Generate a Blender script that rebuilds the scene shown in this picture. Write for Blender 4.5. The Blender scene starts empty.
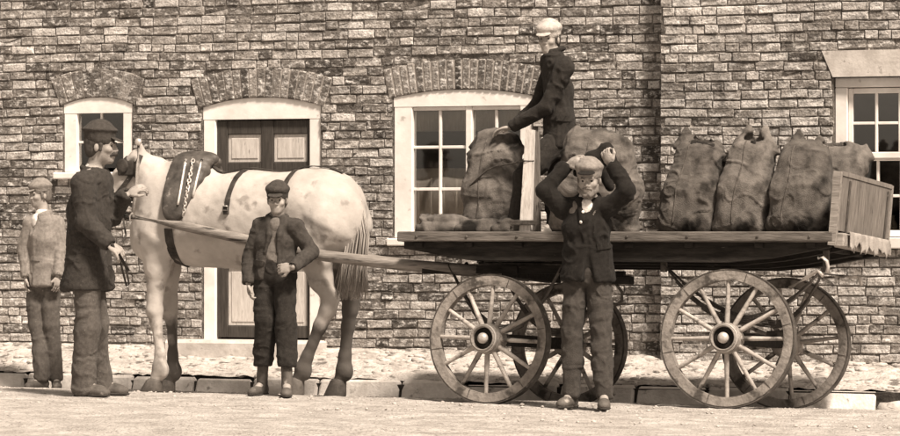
import bpy, bmesh, math, random
import numpy as np
from mathutils import Vector, Matrix
from mathutils.bvhtree import BVHTree

scene = bpy.context.scene
COL = scene.collection
rad = math.radians

# ------------------------------------------------------------------ camera
# House front stands at Y = 0, the street runs along X; the camera stands across the road, turned about 21 degrees.
FPX, YAW, CAMH, HOR = 3500.0, rad(20.8), 1.16, 232.0     # focal length in photo pixels, turn, height, horizon row
FW = Vector((-math.sin(YAW), math.cos(YAW), 0)); RT = Vector((math.cos(YAW), math.sin(YAW), 0))
CAM = Vector((9.55, -25.15, CAMH))
cd = bpy.data.cameras.new('camera'); cam = bpy.data.objects.new('camera', cd); COL.objects.link(cam)
cam.location = CAM; cam.rotation_euler = (rad(90), 0, YAW)
cd.sensor_width = 36; cd.lens = FPX / 900 * 36; cd.shift_y = (HOR - 218) / 900; cd.clip_end = 800
scene.camera = cam

# ------------------------------------------------------------------ sky, sun, exposure
SUN_EL, SUN_AZ = rad(54), rad(54)       # azimuth measured from the house's outward normal towards the right
sdir = Vector((math.sin(SUN_AZ) * math.cos(SUN_EL), -math.cos(SUN_AZ) * math.cos(SUN_EL), math.sin(SUN_EL)))
w = bpy.data.worlds.new('World'); scene.world = w; w.use_nodes = True
nt = w.node_tree; bg = nt.nodes['Background']
sk = nt.nodes.new('ShaderNodeTexSky'); sk.sky_type = 'NISHITA'; sk.sun_disc = False
sk.sun_elevation = SUN_EL; sk.sun_rotation = math.atan2(sdir.x, sdir.y); sk.dust_density = 3.0
bw = nt.nodes.new('ShaderNodeRGBToBW'); tint = nt.nodes.new('ShaderNodeMix'); tint.data_type = 'RGBA'; tint.blend_type = 'MULTIPLY'
tint.inputs[0].default_value = 1; tint.inputs[7].default_value = (1.0, 0.862, 0.72, 1)    # the photograph is a sepia print
nt.links.new(sk.outputs[0], bw.inputs[0]); nt.links.new(bw.outputs[0], tint.inputs[6]); nt.links.new(tint.outputs[2], bg.inputs[0])
bg.inputs[1].default_value = 0.085
sl = bpy.data.lights.new('sun', 'SUN'); sl.energy = 4.6; sl.angle = rad(9); sl.color = (1.0, 0.872, 0.738)
so = bpy.data.objects.new('sun', sl); COL.objects.link(so); so.rotation_euler = sdir.to_track_quat('Z', 'Y').to_euler(); so.location = (8, -10, 12)
vs = scene.view_settings; vs.view_transform = 'Standard'; vs.look = 'None'; vs.gamma = 1; vs.exposure = 0.68

# ------------------------------------------------------------------ helpers: photo pixel on a plane Y -> point in the street
def px(u, v, Y):
    d = FW + RT * ((u - 450) / FPX) + Vector((0, 0, (HOR - v) / FPX))
    return CAM + d * ((Y - CAM.y) / d.y)
def topx(p):
    q = Vector(p) - CAM; t = q.dot(FW)
    return 450 + FPX * q.dot(RT) / t, HOR - FPX * q.z / t
def camber(y):
    t = min(1, max(0, (y + 2.6) / 1.5))
    return -0.062 * t * t * (3 - 2 * t) if t < 1 else -0.062
def G(x, y): return camber(y) - 0.008 * x

# ------------------------------------------------------------------ objects
def tag(o, label=None, cat=None, group=None, kind=None):
    if label: o['label'] = label
    if cat: o['category'] = cat
    if group: o['group'] = group
    if kind: o['kind'] = kind
    return o
def empty(name, loc, parent=None):
    o = bpy.data.objects.new(name, None); COL.objects.link(o); o.location = loc; o.empty_display_size = 0.1
    if parent: o.parent = parent
    return o
def mesh_obj(name, verts, faces, mat, parent=None, origin=None, smooth=False):
    me = bpy.data.meshes.new(name)
    V = np.asarray(verts, dtype=float).reshape(-1, 3)
    if origin is not None: V = V - np.array(origin)
    me.from_pydata(V.tolist(), [], [list(map(int, f)) for f in faces]); me.validate(); me.update()
    if smooth: me.polygons.foreach_set('use_smooth', [True] * len(me.polygons))
    if mat: me.materials.append(mat)
    o = bpy.data.objects.new(name, me); COL.objects.link(o)
    if parent: o.parent = parent
    return o
def linked(name, me, parent=None, loc=(0, 0, 0), rot=(0, 0, 0), sc=(1, 1, 1)):
    o = bpy.data.objects.new(name, me); COL.objects.link(o); o.location = loc; o.rotation_euler = rot; o.scale = sc
    if parent: o.parent = parent
    return o

class MB:
    """collects solid pieces of ONE part"""
    def __init__(s): s.v = []; s.f = []
    def raw(s, v, f):
        n = len(s.v); s.v += [tuple(p) for p in v]; s.f += [[i + n for i in q] for q in f]; return s
    def box(s, a, b, bev=0.0, jit=0.0, rng=random):
        a, b = Vector(a), Vector(b); lo = Vector(map(min, a, b)); hi = Vector(map(max, a, b))
        if bev <= 0:
            v = [(x, y, z) for x in (lo.x, hi.x) for y in (lo.y, hi.y) for z in (lo.z, hi.z)]
            return s.raw(v, [(0, 1, 3, 2), (4, 6, 7, 5), (0, 4, 5, 1), (2, 3, 7, 6), (0, 2, 6, 4), (1, 5, 7, 3)])
        bev = min(bev, *(0.45 * (h - l) for h, l in zip(hi, lo)))
        bm = bmesh.new(); bmesh.ops.create_cube(bm, size=1)
        for q in bm.verts:
            q.co = Vector(((lo.x + hi.x) / 2 + q.co.x * (hi.x - lo.x), (lo.y + hi.y) / 2 + q.co.y * (hi.y - lo.y), (lo.z + hi.z) / 2 + q.co.z * (hi.z - lo.z)))
        bmesh.ops.bevel(bm, geom=list(bm.edges), offset=bev, segments=1, affect='EDGES', profile=0.5)
        bm.verts.index_update()
        vv = [v.co + Vector((rng.uniform(-jit, jit), rng.uniform(-jit, jit), rng.uniform(-jit, jit))) for v in bm.verts]
        s.raw(vv, [[v.index for v in f.verts] for f in bm.faces]); bm.free(); return s
    def batter(s, y0, z0, z1):                   # kerb face leaned back, shaped to catch more light
        s.v = [(x, y + 0.075 * max(0, (z - z0 - 0.06) / (z1 - z0 - 0.06)) ** 1.5 * (y < y0 + 0.05), z) for x, y, z in s.v]; return s
    def beam(s, a, b, w, h, up=(0, 0, 1), w2=None, h2=None):
        a, b = Vector(a), Vector(b); d = (b - a).normalized(); up = Vector(up); sd = d.cross(up).normalized(); up = sd.cross(d)
        w2 = w if w2 is None else w2; h2 = h if h2 is None else h2
        v = [a + sd * w / 2 * i + up * h / 2 * j for i, j in ((-1, -1), (1, -1), (1, 1), (-1, 1))]
        v += [b + sd * w2 / 2 * i + up * h2 / 2 * j for i, j in ((-1, -1), (1, -1), (1, 1), (-1, 1))]
        return s.raw(v, [(3, 2, 1, 0), (4, 5, 6, 7), (0, 1, 5, 4), (1, 2, 6, 5), (2, 3, 7, 6), (3, 0, 4, 7)])
    def tube(s, pts, r, n=8, cap=True):
        pts = [Vector(p) for p in pts]; rs = r if isinstance(r, (list, tuple)) else [r] * len(pts)
        up = Vector((0.13, 0.31, 0.94)); v = []; f = []
        for i, p in enumerate(pts):
            d = (pts[min(i + 1, len(pts) - 1)] - pts[max(i - 1, 0)]).normalized()
            a = d.cross(up); a = a.normalized() if a.length > 1e-4 else Vector((1, 0, 0)); b = d.cross(a)
            up = b if i == 0 else up
            v += [p + (a * math.cos(t) + b * math.sin(t)) * rs[i] for t in (2 * math.pi * k / n for k in range(n))]
        for i in range(len(pts) - 1):
            f += [(i * n + k, i * n + (k + 1) % n, (i + 1) * n + (k + 1) % n, (i + 1) * n + k) for k in range(n)]
        if cap: f += [list(range(n))[::-1], [(len(pts) - 1) * n + k for k in range(n)]]
        return s.raw(v, f)
    def lathe(s, c, axis, prof, n=24, closed=False):
        c = Vector(c); ax = Vector(axis).normalized(); a = ax.orthogonal().normalized(); b = ax.cross(a); v = []; f = []
        m = len(prof)
        for r, t in prof:
            v += [c + ax * t + (a * math.cos(q) + b * math.sin(q)) * r for q in (2 * math.pi * k / n for k in range(n))]
        for i in range(m if closed else m - 1):
            j = (i + 1) % m
            f += [(i * n + k, i * n + (k + 1) % n, j * n + (k + 1) % n, j * n + k) for k in range(n)]
        if not closed: f += [list(range(n))[::-1], [(m - 1) * n + k for k in range(n)]]
        return s.raw(v, f)
    def ribbon(s, pts, nrm, w, t, side=None):
        """flat strap through pts, outward normals nrm"""
        pts = [Vector(p) for p in pts]; v = []; f = []
        for i, p in enumerate(pts):
            d = (pts[min(i + 1, len(pts) - 1)] - pts[max(i - 1, 0)]).normalized(); n_ = Vector(nrm[i]).normalized(); sd = d.cross(n_).normalized()
            v += [p - sd * w / 2, p + sd * w / 2, p + sd * w / 2 + n_ * t, p - sd * w / 2 + n_ * t]
        for i in range(len(pts) - 1):
            a, b = 4 * i, 4 * i + 4
            f += [(a + k, a + (k + 1) % 4, b + (k + 1) % 4, b + k) for k in range(4)]
        m = 4 * (len(pts) - 1); f += [(3, 2, 1, 0), (m, m + 1, m + 2, m + 3)]
        return s.raw(v, f)
    def build(s, name, mat, parent=None, origin=None, smooth=False):
        return mesh_obj(name, [tuple(p) for p in s.v], s.f, mat, parent, origin, smooth)

# ------------------------------------------------------------------ noise and signed-distance modelling
def _hash(ix, iy, iz, seed):
    h = (ix * 374761393 + iy * 668265263 + iz * 1274126177 + seed * 362437) & 0x7fffffff
    h = ((h ^ (h >> 13)) * 1274126177) & 0x7fffffff
    return ((h ^ (h >> 16)) & 0xffff) / 32767.5 - 1.0
def noise(P, seed=0):
    P = np.asarray(P, float); i = np.floor(P).astype(np.int64); f = P - i; f = f * f * (3 - 2 * f); r = 0
    for dx in (0, 1):
        for dy in (0, 1):
            for dz in (0, 1):
                wgt = (f[:, 0] if dx else 1 - f[:, 0]) * (f[:, 1] if dy else 1 - f[:, 1]) * (f[:, 2] if dz else 1 - f[:, 2])
                r = r + wgt * _hash(i[:, 0] + dx, i[:, 1] + dy, i[:, 2] + dz, seed)
    return r
def A(p): return np.array(p, float)
def nz(v): v = A(v); return v / np.linalg.norm(v)

class Field:
    """union / difference of soft solids; mesh() skins them as one continuous surface"""
    def __init__(s, k=0.03): s.ops = []; s.k = k
    def _a(s, fn, lo, hi, k, neg): s.ops.append((fn, A(lo), A(hi), s.k if k is None else k, neg)); return s
    def cap(s, a, b, ra, rb=None, k=None, neg=False):
        a, b = A(a), A(b); rb = ra if rb is None else rb; ab = b - a; L2 = max(ab @ ab, 1e-9); r = max(ra, rb)
        def fn(X, Y, Z):
            t = np.clip(((X - a[0]) * ab[0] + (Y - a[1]) * ab[1] + (Z - a[2]) * ab[2]) / L2, 0, 1)
            return np.sqrt((X - a[0] - t * ab[0])**2 + (Y - a[1] - t * ab[1])**2 + (Z - a[2] - t * ab[2])**2) - (ra + (rb - ra) * t)
        return s._a(fn, np.minimum(a, b) - r, np.maximum(a, b) + r, k, neg)
    def chain(s, pts, rs, k=None, neg=False):
        for i in range(len(pts) - 1): s.cap(pts[i], pts[i + 1], rs[i], rs[i + 1], k, neg)
        return s
    def ell(s, c, r, M=None, k=None, neg=False):
        """ellipsoid; M rows = its local axes"""
        c, r = A(c), A(r); M = np.eye(3) if M is None else A(M); R = r.max()
        def fn(X, Y, Z):
            x, y, z = X - c[0], Y - c[1], Z - c[2]
            q = [(M[i, 0] * x + M[i, 1] * y + M[i, 2] * z) / r[i] for i in range(3)]
            k0 = np.sqrt(q[0]**2 + q[1]**2 + q[2]**2); k1 = np.sqrt((q[0] / r[0])**2 + (q[1] / r[1])**2 + (q[2] / r[2])**2) + 1e-9
            return k0 * (k0 - 1) / k1
        return s._a(fn, c - R, c + R, k, neg)
    def ecap(s, a, b, wa, wb, side, k=None, neg=False, p=2.0):
        """tapered limb of elliptic section: wa = (half width along side, half depth)"""
        a, b = A(a), A(b); ax = b - a; L = np.linalg.norm(ax); ax = ax / L; sd = A(side); sd = nz(sd - ax * (sd @ ax)); fr = np.cross(ax, sd)
        R = max(*wa, *wb)
        def fn(X, Y, Z):
            x, y, z = X - a[0], Y - a[1], Z - a[2]
            h = x * ax[0] + y * ax[1] + z * ax[2]; t = np.clip(h / L, 0, 1)
            ww = wa[0] + (wb[0] - wa[0]) * t; dd = wa[1] + (wb[1] - wa[1]) * t; mm = np.minimum(ww, dd)
            q = (np.abs((x * sd[0] + y * sd[1] + z * sd[2]) / ww)**p + np.abs((x * fr[0] + y * fr[1] + z * fr[2]) / dd)**p)
            e = (h - t * L) / mm
            return ((q ** (2 / p) + e * e) ** 0.5 - 1) * mm
        return s._a(fn, np.minimum(a, b) - R, np.maximum(a, b) + R, k, neg)
    def box(s, c, h, M=None, r=0.01, k=None, neg=False):
        c, h = A(c), A(h) - r; M = np.eye(3) if M is None else A(M); R = np.linalg.norm(h) + r
        def fn(X, Y, Z):
            x, y, z = X - c[0], Y - c[1], Z - c[2]
            q = [np.abs(M[i, 0] * x + M[i, 1] * y + M[i, 2] * z) - h[i] for i in range(3)]
            return np.sqrt(sum(np.maximum(a, 0)**2 for a in q)) + np.minimum(np.maximum(q[0], np.maximum(q[1], q[2])), 0) - r
        return s._a(fn, c - R, c + R, k, neg)
    def mesh(s, h):
        pos = [o for o in s.ops if not o[4]]
        lo = np.min([o[1] for o in pos], 0) - 4 * h - 0.01; hi = np.max([o[2] for o in pos], 0) + 4 * h + 0.01
        n = np.ceil((hi - lo) / h).astype(int) + 1
        F = np.full(n, 1.0, np.float32); ax = [lo[i] + h * np.arange(n[i]) for i in range(3)]
        for fn, l, u, k, neg in s.ops:
            m = 3 * h + k + 0.012
            i0 = np.clip(np.floor((l - m - lo) / h).astype(int), 0, n); i1 = np.clip(np.ceil((u + m - lo) / h).astype(int) + 1, 0, n)
            if (i1 <= i0).any(): continue
            sl_ = tuple(slice(a, b) for a, b in zip(i0, i1))
            d = fn(ax[0][sl_[0], None, None], ax[1][None, sl_[1], None], ax[2][None, None, sl_[2]]).astype(np.float32)
            f = F[sl_]
            if neg: f = -f
            q = np.maximum(k - np.abs(f - d), 0) / max(k, 1e-6); g = np.minimum(f, d) - q * q * k * 0.25
            F[sl_] = -g if neg else g
        return surfnet(F, lo, h)
def surfnet(F, org, h):
    S = F < 0
    c = np.zeros(np.array(F.shape) - 1, np.int8); O = [(i, j, k) for i in (0, 1) for j in (0, 1) for k in (0, 1)]
    nx, ny, nzz = c.shape
    for i, j, k in O: c += S[i:i + nx, j:j + ny, k:k + nzz]
    I = np.array(np.nonzero((c > 0) & (c < 8))).T
    idx = np.full(c.shape, -1, np.int64); idx[I[:, 0], I[:, 1], I[:, 2]] = np.arange(len(I))
    cv = {o: F[I[:, 0] + o[0], I[:, 1] + o[1], I[:, 2] + o[2]].astype(float) for o in O}
    acc = np.zeros((len(I), 3)); cnt = np.zeros(len(I))
    for a in O:
        for axs in range(3):
            if a[axs]: continue
            b = list(a); b[axs] = 1; b = tuple(b); fa, fb = cv[a], cv[b]; m = (fa < 0) != (fb < 0)
            t = np.where(m, fa / np.where(m, fa - fb, 1), 0); p = np.tile(np.array(a, float), (len(I), 1)); p[:, axs] = t
            acc += p * m[:, None]; cnt += m
    V = org + h * (I + acc / cnt[:, None])
    Q = []
    for axs in range(3):
        o1, o2 = [(1, 2), (2, 0), (0, 1)][axs]
        sl0 = [slice(None)] * 3; sl1 = [slice(None)] * 3; sl0[axs] = slice(0, -1); sl1[axs] = slice(1, None)
        m = S[tuple(sl0)] != S[tuple(sl1)]
        E = np.array(np.nonzero(m)).T
        E = E[(E[:, o1] > 0) & (E[:, o2] > 0) & (E[:, o1] < F.shape[o1] - 1) & (E[:, o2] < F.shape[o2] - 1)]
        if not len(E): continue
        flip = S[E[:, 0], E[:, 1], E[:, 2]]
        def cell(a, b):
            K = E.copy(); K[:, o1] += a; K[:, o2] += b; return idx[K[:, 0], K[:, 1], K[:, 2]]
        q = np.stack([cell(-1, -1), cell(0, -1), cell(0, 0), cell(-1, 0)], 1)
        q[~flip] = q[~flip][:, ::-1]; Q.append(q)
    return V, np.concatenate(Q)
def vnormals(V, Q):
    n = np.zeros_like(V); fn = np.cross(V[Q[:, 2]] - V[Q[:, 0]], V[Q[:, 3]] - V[Q[:, 1]])
    for i in range(4): np.add.at(n, Q[:, i], fn)
    return n / (np.linalg.norm(n, axis=1)[:, None] + 1e-12)
def crease(V, Q, amp, freq, seed=0, ridge=True, amp2=0.0, freq2=(40, 40, 40)):
    """cloth folds: push the surface along its normal by stretched noise"""
    n = vnormals(V, Q); P = V * A(freq); P = P + 0.6 * np.stack([noise(V * 9, seed + 7), noise(V * 9, seed + 8), noise(V * 9, seed + 9)], 1)
    q = noise(P, seed)
    if ridge:                                   # drawn-up ridges that come and go, over slow swells
        q2 = noise(P * 1.9 + 5.3, seed + 21); m1 = np.clip(noise(V * 6, seed + 31) + 0.55, 0, 1); m2 = np.clip(noise(V * 7 + 9, seed + 33) + 0.35, 0, 1)
        v1 = np.clip(1 - np.abs(q) / 0.22, 0, 1); v2 = np.clip(1 - np.abs(q2) / 0.26, 0, 1)
        q = 0.45 * q + 0.2 * q2 + 0.8 * v1 * v1 * m1 + 0.4 * v2 * v2 * m2
    d = amp * q
    if amp2: d = d + amp2 * noise(V * A(freq2), seed + 3)
    return V + n * d[:, None]
def skin(name, field, h, mat, parent, fold=None):
    V, Q = field.mesh(h)
    for fo in (fold if isinstance(fold, list) else [fold] if fold else []): V = crease(V, Q, **fo)
    return mesh_obj(name, V, Q, mat, parent, parent.location if parent else None, True)

# ------------------------------------------------------------------ materials (sepia print: warm greys)
def tone(v):
    k = 1 - 0.75 * min(1, v); return (min(1, v * (1 + 0.09 * k)), v * (1 - 0.03 * k), v * (1 - 0.13 * k), 1)
def mat(name, v1, v2, scale=8.0, rough=0.85, bump=0.3, bscale=40.0, stretch=(1, 1, 1), spots=None, dist=0.01, sheen=0, metal=0, obvar=0.0, detail=6, coords='Object', spec=0.12):
    m = bpy.data.materials.new(name); m.use_nodes = True; N = m.node_tree.nodes; L = m.node_tree.links; B = N['Principled BSDF']
    tc = N.new('ShaderNodeTexCoord'); mp = N.new('ShaderNodeMapping'); mp.inputs['Scale'].default_value = stretch
    if coords == 'World':
        ge = N.new('ShaderNodeNewGeometry'); L.new(ge.outputs['Position'], mp.inputs[0])
    else: L.new(tc.outputs[coords], mp.inputs[0])
    n1 = N.new('ShaderNodeTexNoise'); n1.inputs['Scale'].default_value = scale; n1.inputs['Detail'].default_value = detail; n1.inputs['Roughness'].default_value = 0.62
    L.new(mp.outputs[0], n1.inputs[0])
    cr = N.new('ShaderNodeValToRGB'); cr.color_ramp.elements[0].color = tone(v1); cr.color_ramp.elements[1].color = tone(v2)
    cr.color_ramp.elements[0].position = 0.32; cr.color_ramp.elements[1].position = 0.68; L.new(n1.outputs[0], cr.inputs[0])
    col = cr.outputs[0]
    if spots:                               # (value, scale, threshold): dust, flecks, worn patches
        sv, ss, th = spots
        n2 = N.new('ShaderNodeTexNoise'); n2.inputs['Scale'].default_value = ss; n2.inputs['Detail'].default_value = 4; L.new(mp.outputs[0], n2.inputs[0])
        r2 = N.new('ShaderNodeMapRange'); r2.inputs[1].default_value = th; r2.inputs[2].default_value = th + 0.09; L.new(n2.outputs[0], r2.inputs[0])
        mx = N.new('ShaderNodeMix'); mx.data_type = 'RGBA'; L.new(r2.outputs[0], mx.inputs[0]); L.new(col, mx.inputs[6]); mx.inputs[7].default_value = tone(sv); col = mx.outputs[2]
    if obvar:
        oi = N.new('ShaderNodeObjectInfo'); r3 = N.new('ShaderNodeMapRange'); r3.inputs[3].default_value = 1 - obvar; r3.inputs[4].default_value = 1 + obvar
        L.new(oi.outputs['Random'], r3.inputs[0]); hs = N.new('ShaderNodeMix'); hs.data_type = 'RGBA'; hs.blend_type = 'MULTIPLY'; hs.inputs[0].default_value = 1
        L.new(col, hs.inputs[6]); L.new(r3.outputs[0], hs.inputs[7]); col = hs.outputs[2]
    L.new(col, B.inputs['Base Color']); B.inputs['Roughness'].default_value = rough; B.inputs['Metallic'].default_value = metal; B.inputs['Specular IOR Level'].default_value = spec
    if sheen: B.inputs['Sheen Weight'].default_value = sheen; B.inputs['Sheen Roughness'].default_value = 0.5
    if bump:
        n3 = N.new('ShaderNodeTexNoise'); n3.inputs['Scale'].default_value = bscale; n3.inputs['Detail'].default_value = 5; L.new(mp.outputs[0], n3.inputs[0])
        bp = N.new('ShaderNodeBump'); bp.inputs['Strength'].default_value = bump; bp.inputs['Distance'].default_value = dist
        L.new(n3.outputs[0], bp.inputs['Height']); L.new(bp.outputs[0], B.inputs['Normal'])
    return m

def brick_material(name, stops):
    m = bpy.data.materials.new(name); m.use_nodes = True; N = m.node_tree.nodes; L = m.node_tree.links; B = N['Principled BSDF']
    ge = N.new('ShaderNodeNewGeometry'); oi = N.new('ShaderNodeObjectInfo'); at = N.new('ShaderNodeAttribute'); at.attribute_name = 'brick_tone'
    ad = N.new('ShaderNodeMath'); ad.operation = 'ADD'; L.new(oi.outputs['Random'], ad.inputs[0]); L.new(at.outputs['Fac'], ad.inputs[1])
    fr = N.new('ShaderNodeMath'); fr.operation = 'FRACT'; L.new(ad.outputs[0], fr.inputs[0])
    cr = N.new('ShaderNodeValToRGB'); el = cr.color_ramp.elements
    el[0].position, el[0].color = stops[0][0], tone(stops[0][1]); el[1].position, el[1].color = stops[-1][0], tone(stops[-1][1])
    for p, v in stops[1:-1]: e = el.new(p); e.color = tone(v)
    L.new(fr.outputs[0], cr.inputs[0]); col = cr.outputs[0]
    def blot(scale, lo, hi, val, mode='MIX', fac=1.0, stretch=(1, 1, 1)):
        nonlocal col
        mp = N.new('ShaderNodeMapping'); mp.inputs['Scale'].default_value = stretch; L.new(ge.outputs['Position'], mp.inputs[0])
        n = N.new('ShaderNodeTexNoise'); n.inputs['Scale'].default_value = scale; n.inputs['Detail'].default_value = 5; n.inputs['Roughness'].default_value = 0.65
        L.new(mp.outputs[0], n.inputs[0]); r = N.new('ShaderNodeMapRange'); r.inputs[1].default_value = lo; r.inputs[2].default_value = hi; r.inputs[4].default_value = fac; L.new(n.outputs[0], r.inputs[0])
        x = N.new('ShaderNodeMix'); x.data_type = 'RGBA'; x.blend_type = mode; L.new(r.outputs[0], x.inputs[0]); L.new(col, x.inputs[6]); x.inputs[7].default_value = tone(val) if mode == 'MIX' else (val, val, val, 1); col = x.outputs[2]
    blot(24, 0.50, 0.64, 0.86, fac=0.9, stretch=(0.7, 1, 1.3))   # lime bloom and worn faces
    blot(31, 0.55, 0.68, 0.05, fac=0.75)                          # soot in the pits
    blot(9, 0.48, 0.66, 0.45, 'MULTIPLY', 0.75); blot(1.3, 0.40, 0.70, 0.55, 'MULTIPLY', 0.8)                  # large weather stains
    blot(90, 0.42, 0.60, 0.60, 'MULTIPLY', 0.8)                   # grain
    L.new(col, B.inputs['Base Color']); B.inputs['Roughness'].default_value = 0.95; B.inputs['Specular IOR Level'].default_value = 0.1
    n3 = N.new('ShaderNodeTexNoise'); n3.inputs['Scale'].default_value = 55; n3.inputs['Detail'].default_value = 6; L.new(ge.outputs['Position'], n3.inputs[0])
    bp = N.new('ShaderNodeBump'); bp.inputs['Strength'].default_value = 0.9; bp.inputs['Distance'].default_value = 0.012; L.new(n3.outputs[0], bp.inputs['Height']); L.new(bp.outputs[0], B.inputs['Normal'])
    return m

M = {}
M['brick_old'] = brick_material('weathered_brick', [(0.0, 0.08), (0.15, 0.20), (0.5, 0.35), (0.8, 0.50), (1.0, 0.72)])
M['brick_pale'] = brick_material('pale_brick', [(0.0, 0.12), (0.15, 0.28), (0.5, 0.46), (0.8, 0.60), (1.0, 0.80)])
M['brick_arch'] = brick_material('arch_brick', [(0.0, 0.10), (0.4, 0.18), (0.8, 0.28), (1.0, 0.4)])
M['mortar'] = mat('lime_mortar', 0.05, 0.20, 14, 0.95, 0.9, 60, coords='World', spots=(0.50, 20, 0.62), dist=0.02)
M['arch_mortar'] = mat('pale_arch_mortar', 0.26, 0.45, 20, 0.95, 0.6, 60, coords='World')
M['paint'] = mat('white_paint', 0.66, 0.86, 5, 0.6, 0.15, 30, spots=(0.46, 13, 0.68), coords='World')
M['stone_lintel'] = mat('painted_stone', 0.40, 0.62, 9, 0.9, 0.3, 40, spots=(0.30, 18, 0.62), coords='World')
M['door_dark'] = mat('dark_door_paint', 0.035, 0.075, 10, 0.55, 0.2, 50, stretch=(6, 6, 0.6), coords='World')
M['door_pale'] = mat('worn_door_panel', 0.42, 0.62, 12, 0.7, 0.2, 50, stretch=(5, 5, 0.6), spots=(0.18, 20, 0.64), coords='World')
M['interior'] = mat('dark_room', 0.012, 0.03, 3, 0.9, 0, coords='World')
M['curtain'] = mat('window_blind', 0.6, 0.8, 14, 0.9, 0.3, 30, stretch=(5, 5, 0.7), coords='World')
M['road'] = mat('dusty_road', 0.30, 0.60, 3.5, 0.95, 1.0, 60, stretch=(0.9, 1.1, 1.1), spots=(0.24, 34, 0.57), dist=0.03, coords='World', detail=12)
M['pavement'] = mat('trodden_rubble', 0.30, 0.56, 6, 0.95, 1.0, 45, spots=(0.14, 10, 0.57), dist=0.02, coords='World', detail=10)
M['cobble'] = mat('pale_cobble', 0.30, 0.56, 9, 0.9, 0.6, 50, spots=(0.14, 11, 0.60), coords='World')
M['kerb'] = mat('kerb_stone', 0.46, 0.68, 8, 0.9, 0.7, 45, spots=(0.14, 12, 0.64), coords='World', obvar=0.2)
M['kerb_shade'] = mat('painted_gap_shade', 0.02, 0.06, 20, 0.95, 0.8, 60, coords='World')  # near-black colour stands for shade in the hollow behind the kerb
M['turf'] = mat('outlying_ground', 0.2, 0.4, 2, 0.95, 0, coords='World')
M['roof'] = mat('slate', 0.08, 0.16, 6, 0.8, 0.3, 30, coords='World')
M['iron'] = mat('rusty_iron', 0.05, 0.12, 18, 0.6, 0.4, 60, metal=0.25, spots=(0.2, 25, 0.64))
M['iron_pale'] = mat('bright_worn_iron', 0.35, 0.6, 20, 0.45, 0.2, 60, metal=0.3)
M['wood_pale'] = mat('bleached_wood', 0.17, 0.34, 7, 0.8, 0.5, 22, stretch=(0.7, 5, 5), spots=(0.10, 9, 0.66), obvar=0.12)
M['wood_wheel'] = mat('wheel_wood', 0.12, 0.27, 14, 0.85, 0.6, 50, spots=(0.06, 9, 0.56), obvar=0.15)
M['wood_spoke'] = mat('spoke_wood', 0.22, 0.42, 14, 0.8, 0.4, 50, spots=(0.07, 10, 0.58), obvar=0.2)
M['wood_board'] = mat('tailboard_wood', 0.11, 0.24, 8, 0.85, 0.5, 30, stretch=(5, 5, 0.7), spots=(0.05, 12, 0.64), obvar=0.06)
M['wood_bed'] = mat('cart_bed_wood', 0.065, 0.17, 7, 0.85, 0.6, 24, stretch=(0.6, 5, 5), spots=(0.05, 11, 0.62), obvar=0.12)
M['wood_shaft'] = mat('shaft_wood', 0.13, 0.29, 7, 0.85, 0.6, 26, stretch=(0.6, 5, 5), spots=(0.05, 9, 0.60))
M['wood_dark'] = mat('sooty_wood', 0.012, 0.035, 8, 0.9, 0.5, 26, stretch=(0.7, 4, 4), spots=(0.10, 18, 0.70))
M['post'] = mat('pale_post', 0.42, 0.72, 10, 0.8, 0.4, 30, stretch=(4, 4, 0.7), spots=(0.16, 14, 0.63))
def sackmat(name, a, b, s): return mat(name, a, b, 9, 0.95, 0.8, 150, spots=s, dist=0.008, sheen=0.03)
M['sack'] = sackmat('coal_sack_cloth', 0.055, 0.19, (0.02, 3.5, 0.54))
M['sack_grey'] = sackmat('sooty_sack_cloth', 0.04, 0.14, (0.014, 3.5, 0.53))
M['sack_pale'] = sackmat('pale_sacking', 0.22, 0.42, (0.2, 8, 0.64))
M['sack_in'] = mat('sack_mouth', 0.012, 0.03, 10, 0.95, 0.5, 60)
M['horse'] = mat('grey_horse_coat', 0.31, 0.50, 3.0, 0.75, 0.4, 60, spots=(0.25, 8, 0.585), sheen=0.05, dist=0.004)
M['horse_dark'] = mat('dark_leg_hair', 0.10, 0.22, 9, 0.8, 0.4, 90, stretch=(1, 1, 0.4), spots=(0.35, 12, 0.66))
M['hoof'] = mat('hoof', 0.06, 0.14, 14, 0.6, 0.3, 40)
M['tail'] = mat('tail_hair', 0.20, 0.42, 24, 0.7, 0.3, 60, stretch=(1, 1, 0.15))
M['mane'] = mat('mane_hair', 0.16, 0.34, 24, 0.7, 0.3, 60, stretch=(1, 1, 0.2))
M['leather'] = mat('harness_leather', 0.02, 0.07, 12, 0.5, 0.35, 60, spots=(0.20, 12, 0.66))
M['leather_hi'] = mat('worn_saddle_leather', 0.03, 0.11, 9, 0.55, 0.35, 40, spots=(0.28, 10, 0.64), spec=0.3)
M['brass'] = mat('dull_brass', 0.5, 0.7, 14, 0.35, 0.1, 40, metal=0.5)
M['skin'] = mat('weathered_skin', 0.24, 0.38, 16, 0.6, 0.2, 90, spots=(0.17, 22, 0.62))
M['skin_soot'] = mat('sooty_skin', 0.18, 0.38, 22, 0.65, 0.2, 90, spots=(0.13, 24, 0.60))
M['eye'] = mat('eye', 0.02, 0.03, 20, 0.25, 0)
M['hair'] = mat('dark_hair_and_shade', 0.035, 0.09, 40, 0.7, 0.5, 120, stretch=(1, 1, 0.3))
M['hair_mid'] = mat('brown_hair', 0.10, 0.2, 40, 0.7, 0.5, 120, stretch=(1, 1, 0.3))
def cloth(name, a, b, s=None, sc=7):
    m_ = (a + b) / 2; return mat(name, m_ * 0.74, m_ * 1.26, sc * 6, 0.95, 0.8, 190, spots=(0.5 * (b + s[0]), s[1] * 6, s[2] + 0.05) if s else None, dist=0.006, sheen=0.03, detail=8)
M['coat_brown'] = cloth('brown_tweed', 0.020, 0.065, (0.13, 11, 0.62))
M['trouser_grey'] = cloth('grey_trouser_cloth', 0.055, 0.13, (0.28, 8, 0.62))
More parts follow.
